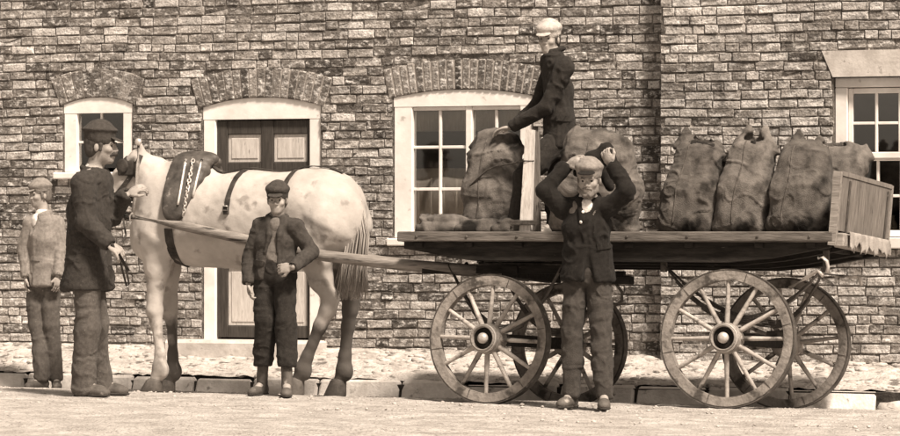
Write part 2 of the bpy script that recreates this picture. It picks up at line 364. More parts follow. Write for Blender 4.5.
M['waistcoat'] = cloth('pale_waistcoat', 0.20, 0.32)
M['shirt'] = cloth('white_shirt', 0.55, 0.75)
M['coat_dark'] = cloth('dark_wool', 0.012, 0.042, (0.09, 11, 0.62))
M['coat_black'] = cloth('sooty_jacket', 0.007, 0.026, (0.08, 9, 0.64))
M['coat_boy'] = cloth('brown_boys_jacket', 0.03, 0.075)
M['coat_flap'] = cloth('greyed_jacket', 0.09, 0.19, (0.26, 12, 0.64))
M['trouser_dark'] = cloth('dark_trouser_cloth', 0.012, 0.045, (0.11, 9, 0.62))
M['trouser_soot'] = cloth('coal_dusted_trousers', 0.028, 0.075, None, 5)
M['coat_pale'] = cloth('light_jacket', 0.17, 0.27)
M['cap_dark'] = cloth('dark_cap', 0.03, 0.075)
M['cap_white'] = cloth('cream_cap', 0.36, 0.50)
M['cap_grey'] = cloth('pale_dusty_cap', 0.14, 0.30, (0.05, 9, 0.60))
M['boot'] = mat('dusty_boot_leather', 0.05, 0.13, 12, 0.6, 0.3, 60, spots=(0.3, 14, 0.60))
M['sock'] = cloth('dark_stocking', 0.03, 0.06)
M['button'] = mat('bone_button', 0.6, 0.75, 10, 0.4, 0)
M['rope'] = mat('hemp_rope', 0.05, 0.12, 40, 0.9, 0.4, 80)
def glass():
    m = bpy.data.materials.new('window_glass'); m.use_nodes = True; N = m.node_tree.nodes; L = m.node_tree.links
    N.clear(); o = N.new('ShaderNodeOutputMaterial'); g = N.new('ShaderNodeBsdfGlossy'); t = N.new('ShaderNodeBsdfTransparent'); x = N.new('ShaderNodeMixShader'); f = N.new('ShaderNodeFresnel')
    f.inputs[0].default_value = 1.5; g.inputs['Roughness'].default_value = 0.04; t.inputs[0].default_value = (0.88, 0.86, 0.82, 1)
    n = N.new('ShaderNodeTexNoise'); n.inputs['Scale'].default_value = 3; bp = N.new('ShaderNodeBump'); bp.inputs['Strength'].default_value = 0.1; L.new(n.outputs[0], bp.inputs['Height']); L.new(bp.outputs[0], g.inputs['Normal'])
    a = N.new('ShaderNodeMath'); a.operation = 'ADD'; a.inputs[1].default_value = 0.20; L.new(f.outputs[0], a.inputs[0])
    L.new(a.outputs[0], x.inputs[0]); L.new(t.outputs[0], x.inputs[1]); L.new(g.outputs[0], x.inputs[2]); L.new(x.outputs[0], o.inputs[0]); return m
M['glass'] = glass()

# ------------------------------------------------------------------ ground, road, pavement
def sheet(name, xs, ys, zf, m, bump=None, seed=0):
    X, Y = np.meshgrid(np.array(xs), np.array(ys), indexing='ij'); Z = zf(X, Y)
    if bump:
        P = np.stack([X.ravel(), Y.ravel(), 0 * X.ravel()], 1); b = 0
        for amp, fr in bump: b = b + amp * noise(P * A(fr), seed + int(fr[0] * 10))
        Z = Z + b.reshape(X.shape)
    nx, ny = X.shape; V = np.stack([X.ravel(), Y.ravel(), Z.ravel()], 1)
    i, j = np.meshgrid(np.arange(nx - 1), np.arange(ny - 1), indexing='ij'); a = (i * ny + j).ravel()
    return mesh_obj(name, V, np.stack([a, a + ny, a + ny + 1, a + 1], 1), m, None, None, True)
def gz(X, Y):
    t = np.clip((Y + 2.6) / 1.5, 0, 1); return -0.062 * t * t * (3 - 2 * t) - 0.008 * np.clip(X, -8, 8)
KY = -1.07                                                   # foot of the kerb
g_ = mesh_obj('ground', [(-400, -400, -0.6), (400, -400, -0.6), (400, 400, -0.6), (-400, 400, -0.6)], [(0, 1, 2, 3)], M['turf']); tag(g_, 'wide outlying ground beyond the street', None, None, 'structure')
xs = list(np.linspace(-60, -6, 10)[:-1]) + list(np.arange(-6, 6.001, 0.045)) + list(np.linspace(6, 60, 10)[1:])
ys = list(np.linspace(-70, -7, 12)[:-1]) + list(np.arange(-7, KY + 0.10, 0.045))
road = sheet('road', xs, ys, gz, M['road'], [(0.010, (0.5, 2.6, 1)), (0.006, (2.2, 7, 1)), (0.0045, (9, 14, 1)), (0.003, (21, 22, 1))], 5)
tag(road, 'pale dusty unpaved road in front of the houses', None, None, 'structure')
rng = random.Random(11)
def stone_mesh(name, rng, m, n1=5, n2=8, flat=1.0):
    v = [(0, 0, 1)]; f = []
    for i in range(1, n1):
        th = math.pi * i / n1
        for k in range(n2): q = 2 * math.pi * (k + 0.5 * (i % 2)) / n2; r = rng.uniform(0.82, 1.12); v.append((r * math.sin(th)**0.6 * math.cos(q), r * math.sin(th)**0.6 * math.sin(q), r * math.cos(th) * flat))
    v.append((0, 0, -1)); e = len(v) - 1
    for k in range(n2):
        f.append((0, 1 + k, 1 + (k + 1) % n2)); b = 1 + (n1 - 2) * n2; f.append((e, b + (k + 1) % n2, b + k))
        for i in range(n1 - 2): a = 1 + i * n2; b = a + n2; f.append((a + k, b + k, b + (k + 1) % n2, a + (k + 1) % n2))
    return v, f
def pz(y): t = (y - KY) / -KY; return 0.045 + 0.185 * max(0, t)                        # pavement rises to the house
pavm = sheet('pavement', np.arange(-7, 7.01, 0.035), np.arange(KY + 0.15, 0.03, 0.035), lambda X, Y: 0.03 + 0.215 * (Y - KY) / -KY - 0.006 * X, M['pavement'],
             [(0.010, (2.6, 4, 1)), (0.008, (9, 11, 1)), (0.007, (24, 24, 1))], 3)
tag(pavm, 'rough pale rubble pavement along the house fronts', None, None, 'structure')
kerb_shade = MB().box((-7, KY + 0.06, -0.15), (7, KY + 0.17, 0.028)).build('gap_shade_strip', M['kerb_shade'], pavm)  # dark strip: shade between kerb and rubble, put into the colour
# cobbles, past counting
cv, cf = [], []
for _ in range(1900):
    x, y = rng.uniform(-6, 6), rng.uniform(KY + 0.17, -0.02); v, f = stone_mesh('', rng, None, 4, 6); r = rng.choice((0.012, 0.02, 0.03, 0.045)) * rng.uniform(0.7, 1.2); n = len(cv)
    z = 0.03 + 0.215 * (y - KY) / -KY - 0.006 * x
    cv += [(x + a * r * 1.25, y + b * r, z - 0.2 * r + c * r * 0.5) for a, b, c in v]; cf += [[i + n for i in q] for q in f]
o = mesh_obj('cobbles', cv, cf, M['cobble'], pavm, None, True); o['kind'] = 'stuff'
# kerb stones, one by one; the run to the right is broken into rough boulders
XRUB = px(826, 385, KY).x; x = -6.0
while x < 6.0:
    rough = x > XRUB
    L_ = rng.uniform(0.12, 0.24) if rough else rng.uniform(0.34, 0.74)
    zb = -0.13 - 0.008 * x; top = 0.048 - 0.006 * x + rng.uniform(-0.014, 0.012)
    if rough:
        v, f = stone_mesh('', rng, None, 6, 9); h_ = rng.uniform(0.09, 0.15)
        e_ = rng.uniform(-0.7, 0.7); mesh_obj('kerb_stone', [(x + L_ / 2 + a * L_ * 0.60 + e_ * c * 0.05, KY + 0.03 + b * 0.10, zb + 0.07 + (min(c, 0.55 + 0.3 * e_ * a)) * h_ + 0.012 * rng.uniform(-1, 1)) for a, b, c in v], f, M['cobble'] if rng.random() < 0.5 else M['kerb'], pavm, None, True)
    else:
        MB().box((x, KY + rng.uniform(-0.012, 0.01), zb), (x + L_ - rng.uniform(0.008, 0.03), KY + 0.115, top), 0.016, 0.007, rng).batter(KY, zb, top).build('kerb_stone', M['kerb'], pavm)
    x += L_
# loose pebbles on the road
cv, cf = [], []
for _ in range(2600):
    x, y = rng.uniform(-5, 5), rng.choice([rng.uniform(-4.6, KY), rng.gauss(KY - 0.12, 0.08)]); v, f = stone_mesh('', rng, None, 3, 5); r = rng.uniform(0.004, 0.010) * rng.choice((1, 1, 1, 1.7)); n = len(cv); z = G(x, y)
    if y > KY - 0.02: continue
    cv += [(x + a * r * 1.2, y + b * r, z + c * r * 0.7) for a, b, c in v]; cf += [[i + n for i in q] for q in f]
tag(mesh_obj('pebbles', cv, cf, M['cobble'], None, None, True), 'loose pebbles scattered on the dusty road', 'pebbles', None, 'stuff')

# ------------------------------------------------------------------ brick houses
rng = random.Random(4)
def brick_variant(rng, sx):
    """unit brick, front face at y = 0, 1 x 0.05 x 1; joints and arrises uneven"""
    e = 0.028 * sx; ez = 0.085; v = []; f = []
    j = lambda a: rng.uniform(-a, a)
    for zz in (0, 0.5, 1):
        for xx in (0, 0.5, 1):
            v.append((e + (1 - 2 * e) * xx + j(0.014), -0.0 + j(0.004), ez + (1 - 2 * ez) * zz + j(0.03)))
    ring = [0, 1, 2, 5, 8, 7, 6, 3]; c = [(0, 0), (.5, 0), (1, 0), (1, .5), (1, 1), (.5, 1), (0, 1), (0, .5)]
    r1 = len(v); v += [(a + j(0.012 * sx), 0.009 + j(0.004), b + j(0.06)) for a, b in c]
    r2 = len(v); v += [(v[r1 + k][0], 0.05, v[r1 + k][2]) for k in range(8)]
    f += [(0, 1, 4, 3), (1, 2, 5, 4), (3, 4, 7, 6), (4, 5, 8, 7)]
    for k in range(8):
        k2 = (k + 1) % 8; f += [(ring[k2], ring[k], r1 + k, r1 + k2), (r1 + k2, r1 + k, r2 + k, r2 + k2)]
    return v, f
VAR = [brick_variant(rng, 1.0) for _ in range(10)]; HVAR = [brick_variant(rng, 2.0) for _ in range(6)]
_bm = {}
def brick_me(kind, i, mt):
    if (kind, i, mt.name) not in _bm:
        v, f = (VAR if kind else HVAR)[i]; me = bpy.data.meshes.new('brick'); me.from_pydata(v, [], f); me.materials.append(mt); _bm[kind, i, mt.name] = me
    return _bm[kind, i, mt.name]
OCC = [(0, 185, 70, 400), (55, 110, 130, 400), (130, 150, 380, 400), (480, 15, 580, 240), (390, 180, 840, 300), (540, 130, 660, 420), (430, 265, 850, 410), (650, 125, 880, 240)]
def seen(x, z, y=0):
    u, v = topx((x, y, z)); return 4 < u < 896 and 4 < v < 356 and not any(a < u < c and b < v < d for a, b, c, d in OCC)
def brick_wall(house, y, x0, x1, z0, z1, block, mt, seed, nparts=295):
    rng = random.Random(seed); B = []; z = z0; row = 0
    while z < z1:
        h = 0.0700 + rng.uniform(-0.003, 0.003); x = x0 - rng.uniform(0, 0.2); hd = row % 5 == 0
        while x < x1:
            L_ = (0.104 if rng.random() < (0.75 if hd else 0.22) else 0.214) + rng.uniform(-0.008, 0.008)
            for a, b in free(x, x + L_ - 0.006, z + h / 2, block, x0, x1):
                if b - a > 0.035: B.append((a, z + 0.005 + rng.uniform(-0.003, 0.003) + 0.006 * math.sin(a * 1.7 + z * 3) + 0.004 * math.sin(a * 5.1 + z * 9), b - a, h - 0.009, rng.uniform(-0.006, 0.007), rng.uniform(-0.022, 0.022)))
            x += L_
        z += h; row += 1
    vis = [b for b in B if b[2] > 0.09 and seen(b[0] + b[2] / 2, b[1] + b[3] / 2, y)]
    vis.sort(key=lambda b: -b[2] * (topx((b[0] + b[2], y, b[1]))[0] - topx((b[0], y, b[1]))[0]) - rng.random() * 2)
    pick = set(map(id, vis[:nparts])); cv, cf, ct = [], [], []
    for b in B:
        k = b[2] > 0.14; i = rng.randrange(10 if k else 6); loc = (b[0], y - b[4], b[1]); sc = (b[2], 1, b[3])
        if id(b) in pick: linked('brick', brick_me(k, i, mt), house, loc, (0, b[5], 0), sc)
        else:
            v, f = (VAR if k else HVAR)[i]; n = len(cv); cv += [(loc[0] + p[0] * sc[0], loc[1] + p[1], loc[2] + p[2] * sc[2] - b[5] * p[0] * sc[0]) for p in v]
            cf += [[q + n for q in g] for g in f]; ct += [rng.random()] * len(v)
    o = mesh_obj('brickwork', cv, cf, mt, house); o['kind'] = 'stuff'
    at = o.data.attributes.new('brick_tone', 'FLOAT', 'POINT'); at.data.foreach_set('value', ct)
    return B
def free(a, b, z, block, x0, x1):
    seg = [(max(a, x0), min(b, x1))]
    for fn in block:
        iv = fn(z)
        if not iv: continue
        out = []
        for s, e in seg:
            if e <= iv[0] or s >= iv[1]: out.append((s, e)); continue
            if s < iv[0]: out.append((s, iv[0] - 0.006))
            if e > iv[1]: out.append((iv[1] + 0.006, e))
        seg = out
    return [q for q in seg if q[1] > q[0]]
def slab(name, y0, y1, x0, x1, z0, z1, holes, m, parent):
    """wall core with openings cut through"""
    xs = sorted({x0, x1, *[h for o in holes for h in o[:2]]}); zs = sorted({z0, z1, *[h for o in holes for h in o[2:]]}); mb = MB()
    for a, b in zip(xs, xs[1:]):
        run = None
        for c, d in zip(zs, zs[1:]):
            solid = not any(o[0] < (a + b) / 2 < o[1] and o[2] < (c + d) / 2 < o[3] for o in holes)
            if solid: run = (run[0], d) if run else (c, d)
            if (not solid or d == zs[-1]) and run: mb.box((a, y0, run[0]), (b, y1, run[1])); run = None
    return mb.build(name, m, parent)
def X0(u, v=232, Y=0): return px(u, v, Y).x
def Z0(u, v, Y=0): return px(u, v, Y).z
ZT = 4.3; YR = -0.14
XE = X0(666)                                                  # where the two houses meet
def arch_geo(u0, u1, vs_, vc):
    xa, xb = X0(u0), X0(u1); uc = (u0 + u1) / 2; zs_, zc_ = Z0(uc, vs_), Z0(uc, vc); w_ = (xb - xa) / 2; r = zc_ - zs_
    R = (w_ * w_ + r * r) / (2 * r); return dict(xa=xa, xb=xb, xc=(xa + xb) / 2, w=w_, zs=zs_, r=r, R=R, cz=zs_ + r - R, a0=math.asin(min(1, w_ / R)) * 1.06)
def arch_block(g, zb, H=0.245):
    def fn(z):
        if z < zb - 0.02: return None
        if z <= g['zs']: return g['xa'], g['xb']
        q = z - g['cz']
        if q >= g['R'] + H: return None
        x = min(math.sqrt((g['R'] + H)**2 - q * q), q * math.tan(g['a0'])); return g['xc'] - x, g['xc'] + x
    return fn
def arch(house, g, n, seed, H=0.235):
    rng = random.Random(seed); ar = None; av = []
    for i in range(n):
        a = -g['a0'] + 2 * g['a0'] * i / n + 0.0025; b = -g['a0'] + 2 * g['a0'] * (i + 1) / n - 0.0025; R0 = g['R'] + 0.004; R1 = g['R'] + H + rng.uniform(-0.006, 0.006); y0 = -0.004 - rng.uniform(0, 0.003)
        def P(r, t, y): return (g['xc'] + r * math.sin(t), y, g['cz'] + r * math.cos(t))
        j = lambda: rng.uniform(-0.0012, 0.0012) / max(1, g['R'] * 0.6)
        av.append(([P(R0, a, y0 + .008), P(R0, b, y0 + .008), P(R1, b + j(), y0 + .008), P(R1, a + j(), y0 + .008),
                    P(R0 + .01, a + .004 / R0, y0), P(R0 + .01, b - .004 / R0, y0), P(R1 - .01, b - .004 / R0, y0), P(R1 - .01, a + .004 / R0, y0),
                    P(R0, a, 0.13), P(R0, b, 0.13), P(R1, b, 0.13), P(R1, a, 0.13)],
                   [(4, 5, 6, 7), (0, 1, 5, 4), (1, 2, 6, 5), (2, 3, 7, 6), (3, 0, 4, 7), (8, 9, 1, 0), (9, 10, 2, 1), (10, 11, 3, 2), (11, 8, 0, 3)]))
    # mortar bed of the arch carries its bricks
    k = 14; t = [-g['a0'] + 2 * g['a0'] * i / k for i in range(k + 1)]; v = []; f = []
    for y in (0.002, 0.12):
        for R_ in (g['R'] + 0.007, g['R'] + H - 0.005): v += [(g['xc'] + R_ * math.sin(q), y, g['cz'] + R_ * math.cos(q)) for q in t]
    m = k + 1
    for i in range(k): f += [(i, i + 1, m + i + 1, m + i), (2 * m + i, 3 * m + i, 3 * m + i + 1, 2 * m + i + 1), (i, 2 * m + i, 2 * m + i + 1, i + 1), (m + i, m + i + 1, 3 * m + i + 1, 3 * m + i)]
    ar = mesh_obj('arch', v, f, M['arch_mortar'], house)
    for v, f in av: mesh_obj('brick', v, f, M['brick_arch'], ar)
def arched_frame(g, zb, jl, jr, zh, y0, y1):
    """jambs and a head whose top follows the brick arch"""
    mb = MB(); xa, xb = g['xa'] + 0.003, g['xb'] - 0.003; n = 14; v = []
    mb.box((xa, y0, zb), (xa + jl, y1, g['zs'] - 0.004), 0.006); mb.box((xb - jr, y0, zb), (xb, y1, g['zs'] - 0.004), 0.006)
    for y in (y0 - 0.003, y1):
        for i in range(n + 1):
            x = xa + (xb - xa) * i / n; dx = x - g['xc']; v += [(x, y, zh if i not in (0, n) else zh), (x, y, g['cz'] + math.sqrt(max(0, g['R']**2 - dx * dx)) + 0.002)]
    m = 2 * (n + 1); f = []
    for i in range(n):
        a = 2 * i; f += [(a, a + 2, a + 3, a + 1), (m + a, m + a + 1, m + a + 3, m + a + 2), (a, m + a, m + a + 2, a + 2), (a + 1, a + 3, m + a + 3, m + a + 1)]
    f += [(0, 1, m + 1, m), (2 * n, m + 2 * n, m + 2 * n + 1, 2 * n + 1)]
    return mb.raw(v, f)
def room(house, x0, x1, z0, z1, y0, y1):
    MB().box((x0, y0, z0), (x1, y1, z1)).build('inner_room', M['interior'], house)
def panes(win, xs, zs, y, bar=0.022, jit=0):
    """each pane its own object, glazing bars between"""
    for i in range(len(xs) - 1):
        for j in range(len(zs) - 1):
            MB().box((xs[i] + 0.003, y, zs[j] + 0.003), (xs[i + 1] - 0.003, y + 0.004, zs[j + 1] - 0.003)).build('pane', M['glass'], win)
    for x in xs[1:-1]: MB().box((x - bar / 2, y - 0.016, zs[0]), (x + bar / 2, y + 0.014, zs[-1]), 0.004).build('glazing_bar', M['paint'], win)
    for z in zs[1:-1]:
        for i in range(len(xs) - 1):
            a = xs[i] + (bar / 2 if i else 0); b = xs[i + 1] - (bar / 2 if i < len(xs) - 2 else 0)
            MB().box((a, y - 0.013, z - bar / 2), (b, y + 0.012, z + bar / 2), 0.003).build('glazing_bar', M['paint'], win)

# ---- the long house on the left
house = empty('brick_house', (0, 0, 0)); tag(house, 'long weathered brick house with white door frame and two arched windows behind the horse', 'house')
gw1 = arch_geo(63, 132, 105, 97.5); gd = arch_geo(202, 320.5, 107, 97.5); gw2 = arch_geo(393, 532, 97, 89.5)
b1, bd, b2 = Z0(98, 172), 0.20, Z0(460, 238)
XL = X0(-170)
brick_wall(house, 0.0, XL, XE - 0.005, 0.13, 3.75, [arch_block(gw1, b1 - 0.05), arch_block(gd, bd - 0.2), arch_block(gw2, b2 - 0.06)], M['brick_old'], 3)
holes = [(g['xa'], g['xb'], b, g['zs'] + g['r'] * 0.98) for g, b in ((gw1, b1 - 0.05), (gd, bd - 0.35), (gw2, b2 - 0.06))]
slab('wall', 0.008, 0.30, XL, XE + 0.3, -0.3, 3.78, holes, M['mortar'], house)
arch(house, gw1, 9, 1); arch(house, gd, 17, 2); arch(house, gw2, 20, 3)
MB().box((XL, 3.2, -0.3), (XE + 0.3, 3.4, 3.78)).box((XL, 0.301, -0.3), (XL + 0.2, 3.2, 3.78)).build('back_wall', M['interior'], house)
rf = MB().beam((XL - 0.1, 1.7, 4.35), (XE + 0.2, 1.7, 4.35), 4.2, 0.12).build('roof', M['roof'], house)
MB().box((XL, 0.31, 3.785), (XE + 0.2, 3.3, 4.28)).build('eaves', M['brick_arch'], house)
# small window
wn = arched_frame(gw1, b1, 0.115, 0.085, Z0(98, 113), 0.015, 0.11).build('window', M['paint'], house)
x0, x1 = gw1['xa'] + 0.118, gw1['xb'] - 0.088
panes(wn, [x0, (x0 + x1) / 2, x1], [b1 + 0.03, b1 + 0.24, Z0(98, 113)], 0.055, 0.018)
MB().box((gw1['xa'] - 0.07, -0.05, b1 - 0.055), (gw1['xb'] + 0.06, 0.13, b1 - 0.002), 0.008).build('sill', M['paint'], wn)
# middle window: side-sliding sashes
zh = Z0(460, 106); wn = arched_frame(gw2, b2, 0.150, 0.10, zh, 0.015, 0.11).build('window', M['paint'], house)
x0, x1 = gw2['xa'] + 0.153, gw2['xb'] - 0.103; xm = X0(467.5)
MB().box((xm - 0.026, 0.025, b2), (xm + 0.026, 0.10, zh - 0.002), 0.006).build('mullion', M['paint'], wn)
MB().box((x0, 0.032, zh - 0.03), (xm - 0.027, 0.09, zh - 0.003), 0.004).box((xm + 0.027, 0.032, zh - 0.03), (x1, 0.09, zh - 0.003), 0.004).build('sash_rail', M['paint'], wn)
zr = [b2 + 0.02, Z0(440, 189), Z0(440, 147), zh - 0.03]
panes(wn, [x0, X0(438), xm - 0.026], zr, 0.060); panes(wn, [xm + 0.026, X0(494), x1], zr, 0.066)
MB().box((gw2['xa'] - 0.04, -0.045, b2 - 0.06), (gw2['xb'] + 0.04, 0.14, b2 - 0.002), 0.008).build('sill', M['paint'], wn)
def drape(name, x0, x1, z0, z1, y, win, amp=0.012, seed=1):
    n = 60; rg = random.Random(seed); v = []; f = []
    for i in range(n + 1):
        x = x0 + (x1 - x0) * i / n; q = amp * (math.sin(i * 0.9 + seed) + 0.6 * math.sin(i * 1.73))
        v += [(x, y + q, z0), (x, y + q * 0.6, z1), (x, y + q + 0.006, z0), (x, y + q * 0.6 + 0.006, z1)]
    for i in range(n): a = 4 * i; f += [(a, a + 4, a + 5, a + 1), (a + 2, a + 3, a + 7, a + 6), (a, a + 2, a + 6, a + 4), (a + 1, a + 5, a + 7, a + 3)]
    return mesh_obj(name, v, f, M['curtain'], win, None, True)
drape('blind', x0 - 0.02, x1, Z0(440, 131), zh - 0.001, 0.098, wn, 0.002)
drape('curtain', x0 - 0.02, x1, b2 - 0.02, Z0(440, 168), 0.098, wn, 0.007)
# door
df = arched_frame(gd, bd, 0.105, 0.10, Z0(261, 119), 0.02, 0.13).build('door_frame', M['paint'], house)
dx0, dx1 = gd['xa'] + 0.108, gd['xb'] - 0.103; dzt = Z0(261, 120); dzb = Z0(261, 338)
def dz(v): return Z0(261, v)
dm = MB().box((dx0, 0.0750, dzb), (dx1, 0.1050, dzt))
door = dm.build('door', M['door_dark'], house)
c0, c1 = X0(225), X0(258.5); c2, c3 = X0(271), X0(304.5); yb = 0.0450
for nm, a, b in (('stile', dx0, c0), ('stile', c1, c2), ('stile', c3, dx1)): MB().box((a, yb, dzb), (b, 0.0740, dzt), 0.006).build(nm, M['door_dark'], door)
for vt, vb in ((120, 134), (162, 174), (250, 268), (326, 338)):
    for a, b in ((c0, c1), (c2, c3)): MB().box((a + 0.001, yb + 0.003, dz(vb)), (b - 0.001, 0.0740, dz(vt) - 0.001), 0.005).build('rail', M['door_dark'], door)
for vt, vb in ((134, 162), (174, 250), (268, 326)):
    for a, b in ((c0, c1), (c2, c3)):
        MB().box((a + 0.002, 0.0640, dz(vb) + 0.002), (b - 0.002, 0.0745, dz(vt) - 0.002)).box((a + 0.03, 0.0580, dz(vb) + 0.03), (b - 0.03, 0.0635, dz(vt) - 0.03), 0.004).build('panel', M['door_pale'], door)
MB().lathe((c2 - 0.03, 0.0440, dz(245)), (0, -1, 0), [(0.03, 0), (0.03, 0.006), (0.012, 0.01), (0.012, 0.03), (0.026, 0.038), (0.028, 0.055), (0.016, 0.066)], 16).build('handle', M['brass'], door, None, True)
MB().box((gd['xa'] - 0.18, -0.34, -0.05), (gd['xb'] + 0.05, 0.16, dzb - 0.012), 0.02, 0.004, random.Random(2)).build('doorstep', M['stone_lintel'], house)

# ---- the house on the right, standing a little forward
house2 = empty('brick_house', (0, 0, 0)); tag(house2, 'paler brick house corner with stone lintel over a sash window behind the cart', 'house')
xw0, xw1 = X0(833, 150, YR), X0(938, 150, YR); zl0, zl1 = Z0(870, 76.5, YR), Z0(870, 50, YR); zsb = Z0(870, 237, YR)
sp = X0(833, 76, YR) - X0(822, 76, YR)
def bl_lint(z):
    if zl0 < z < zl1: t = (z - zl0) / (zl1 - zl0); return xw0 - sp * t, xw1 + sp * t
def bl_win(z): return (xw0, xw1) if zsb - 0.04 < z <= zl0 else None
def bl_sill(z): return (xw0 - 0.06, xw1 + 0.06) if zsb - 0.09 < z <= zsb else None
XR = 5.2
brick_wall(house2, YR, XE, XR, 0.13, 3.75, [bl_lint, bl_win, bl_sill], M['brick_pale'], 8)
slab('wall', YR + 0.008, 0.15, XE + 0.004, XR, -0.3, 3.78, [(xw0, xw1, zsb - 0.09, zl0)], M['mortar'], house2)
# brick ends of the projecting corner
rng = random.Random(9); z = 0.13; r_ = 0
while z < 3.75:
    v, f = HVAR[r_ % 6]; s = 0.125
    mesh_obj('brick', [(XE - 0.003 + p[1], YR + 0.012 + (1 - p[0]) * s, z + p[2] * 0.062) for p in v], f, M['brick_old'], house2); z += 0.070; r_ += 1
MB().box((XE + 0.305, 3.2, -0.3), (XR, 3.4, 3.78)).box((XR - 0.2, 0.151, -0.3), (XR, 3.2, 3.78)).build('back_wall', M['interior'], house2)
MB().beam((XE + 0.21, 1.65, 4.36), (XR + 0.1, 1.65, 4.36), 4.3, 0.12).build('roof', M['roof'], house2)
MB().box((XE + 0.21, 0.0, 3.785), (XR, 3.3, 4.28)).build('eaves', M['brick_arch'], house2)
lm = MB(); v = [(xw0, 0, zl0), (xw1, 0, zl0), (xw1 + sp, 0, zl1), (xw0 - sp, 0, zl1)]
lm.raw([(a, YR - 0.012, c) for a, b, c in v] + [(a, 0.1, c) for a, b, c in v], [(0, 1, 2, 3), (4, 7, 6, 5), (0, 4, 5, 1), (1, 5, 6, 2), (2, 6, 7, 3), (3, 7, 4, 0)]).build('lintel', M['stone_lintel'], house2)
def zr_(v): return Z0(870, v, YR)
yw = YR + 0.05; zt = zl0 - 0.003
wn = MB().box((xw0 + 0.002, yw, zsb), (xw0 + 0.095, yw + 0.13, zt - 0.075), 0.006).box((xw1 - 0.095, yw, zsb), (xw1 - 0.002, yw + 0.13, zt - 0.075), 0.006).box((xw0 + 0.002, yw - 0.002, zt - 0.072), (xw1 - 0.002, yw + 0.13, zt), 0.006).build('window', M['paint'], house2)
a, b = xw0 + 0.097, xw1 - 0.097; st = 0.032
for nm, z0, z1, yy in (('upper_sash', zr_(158), zt - 0.078, yw + 0.03), ('lower_sash', zsb + 0.004, zr_(155), yw + 0.075)):
    MB().box((a, yy, z0), (a + st, yy + 0.04, z1), 0.004).box((b - st, yy, z0), (b, yy + 0.04, z1), 0.004).box((a + st + .001, yy + 0.002, z0), (b - st - .001, yy + 0.04, z0 + 0.045), 0.004).box((a + st + .001, yy + 0.002, z1 - 0.04), (b - st - .001, yy + 0.04, z1), 0.004).build(nm, M['paint'], wn)
    w3 = (b - a - 2 * st) / 3; xs_ = [a + st + w3 * i for i in range(4)]; panes(wn, xs_, [z0 + 0.045, (z0 + z1) / 2, z1 - 0.04], yy + 0.02, 0.02)
MB().box((xw0 - 0.06, YR - 0.06, zsb - 0.085), (xw1 + 0.06, YR + 0.2, zsb - 0.002), 0.008).build('sill', M['paint'], wn)
# things on the inner window board
for i, (u, hh, rr) in enumerate(((884, 0.20, 0.035), (893, 0.15, 0.03))):
    q = px(u, 226, YR + 0.24)
    MB().lathe((q.x, YR + 0.24, zsb + 0.01), (0, 0, 1), [(rr, 0), (rr * 1.05, hh * 0.55), (rr * 0.5, hh * 0.75), (rr * 0.42, hh * 0.95), (rr * 0.6, hh)], 14).build('bottle', M['sack_pale'], None, None, True)
    o = bpy.context.scene.objects[-1] if False else COL.objects[-1]; tag(o, ['pale bottle standing inside the sash window beside the tailboard', 'smaller pale bottle inside the sash window close to the picture edge'][i], 'bottle')
MB().box((xw0 + 0.01, YR + 0.19, zsb - 0.03), (xw1 - 0.01, 0.3, zsb + 0.01)).build('window_board', M['paint'], wn)

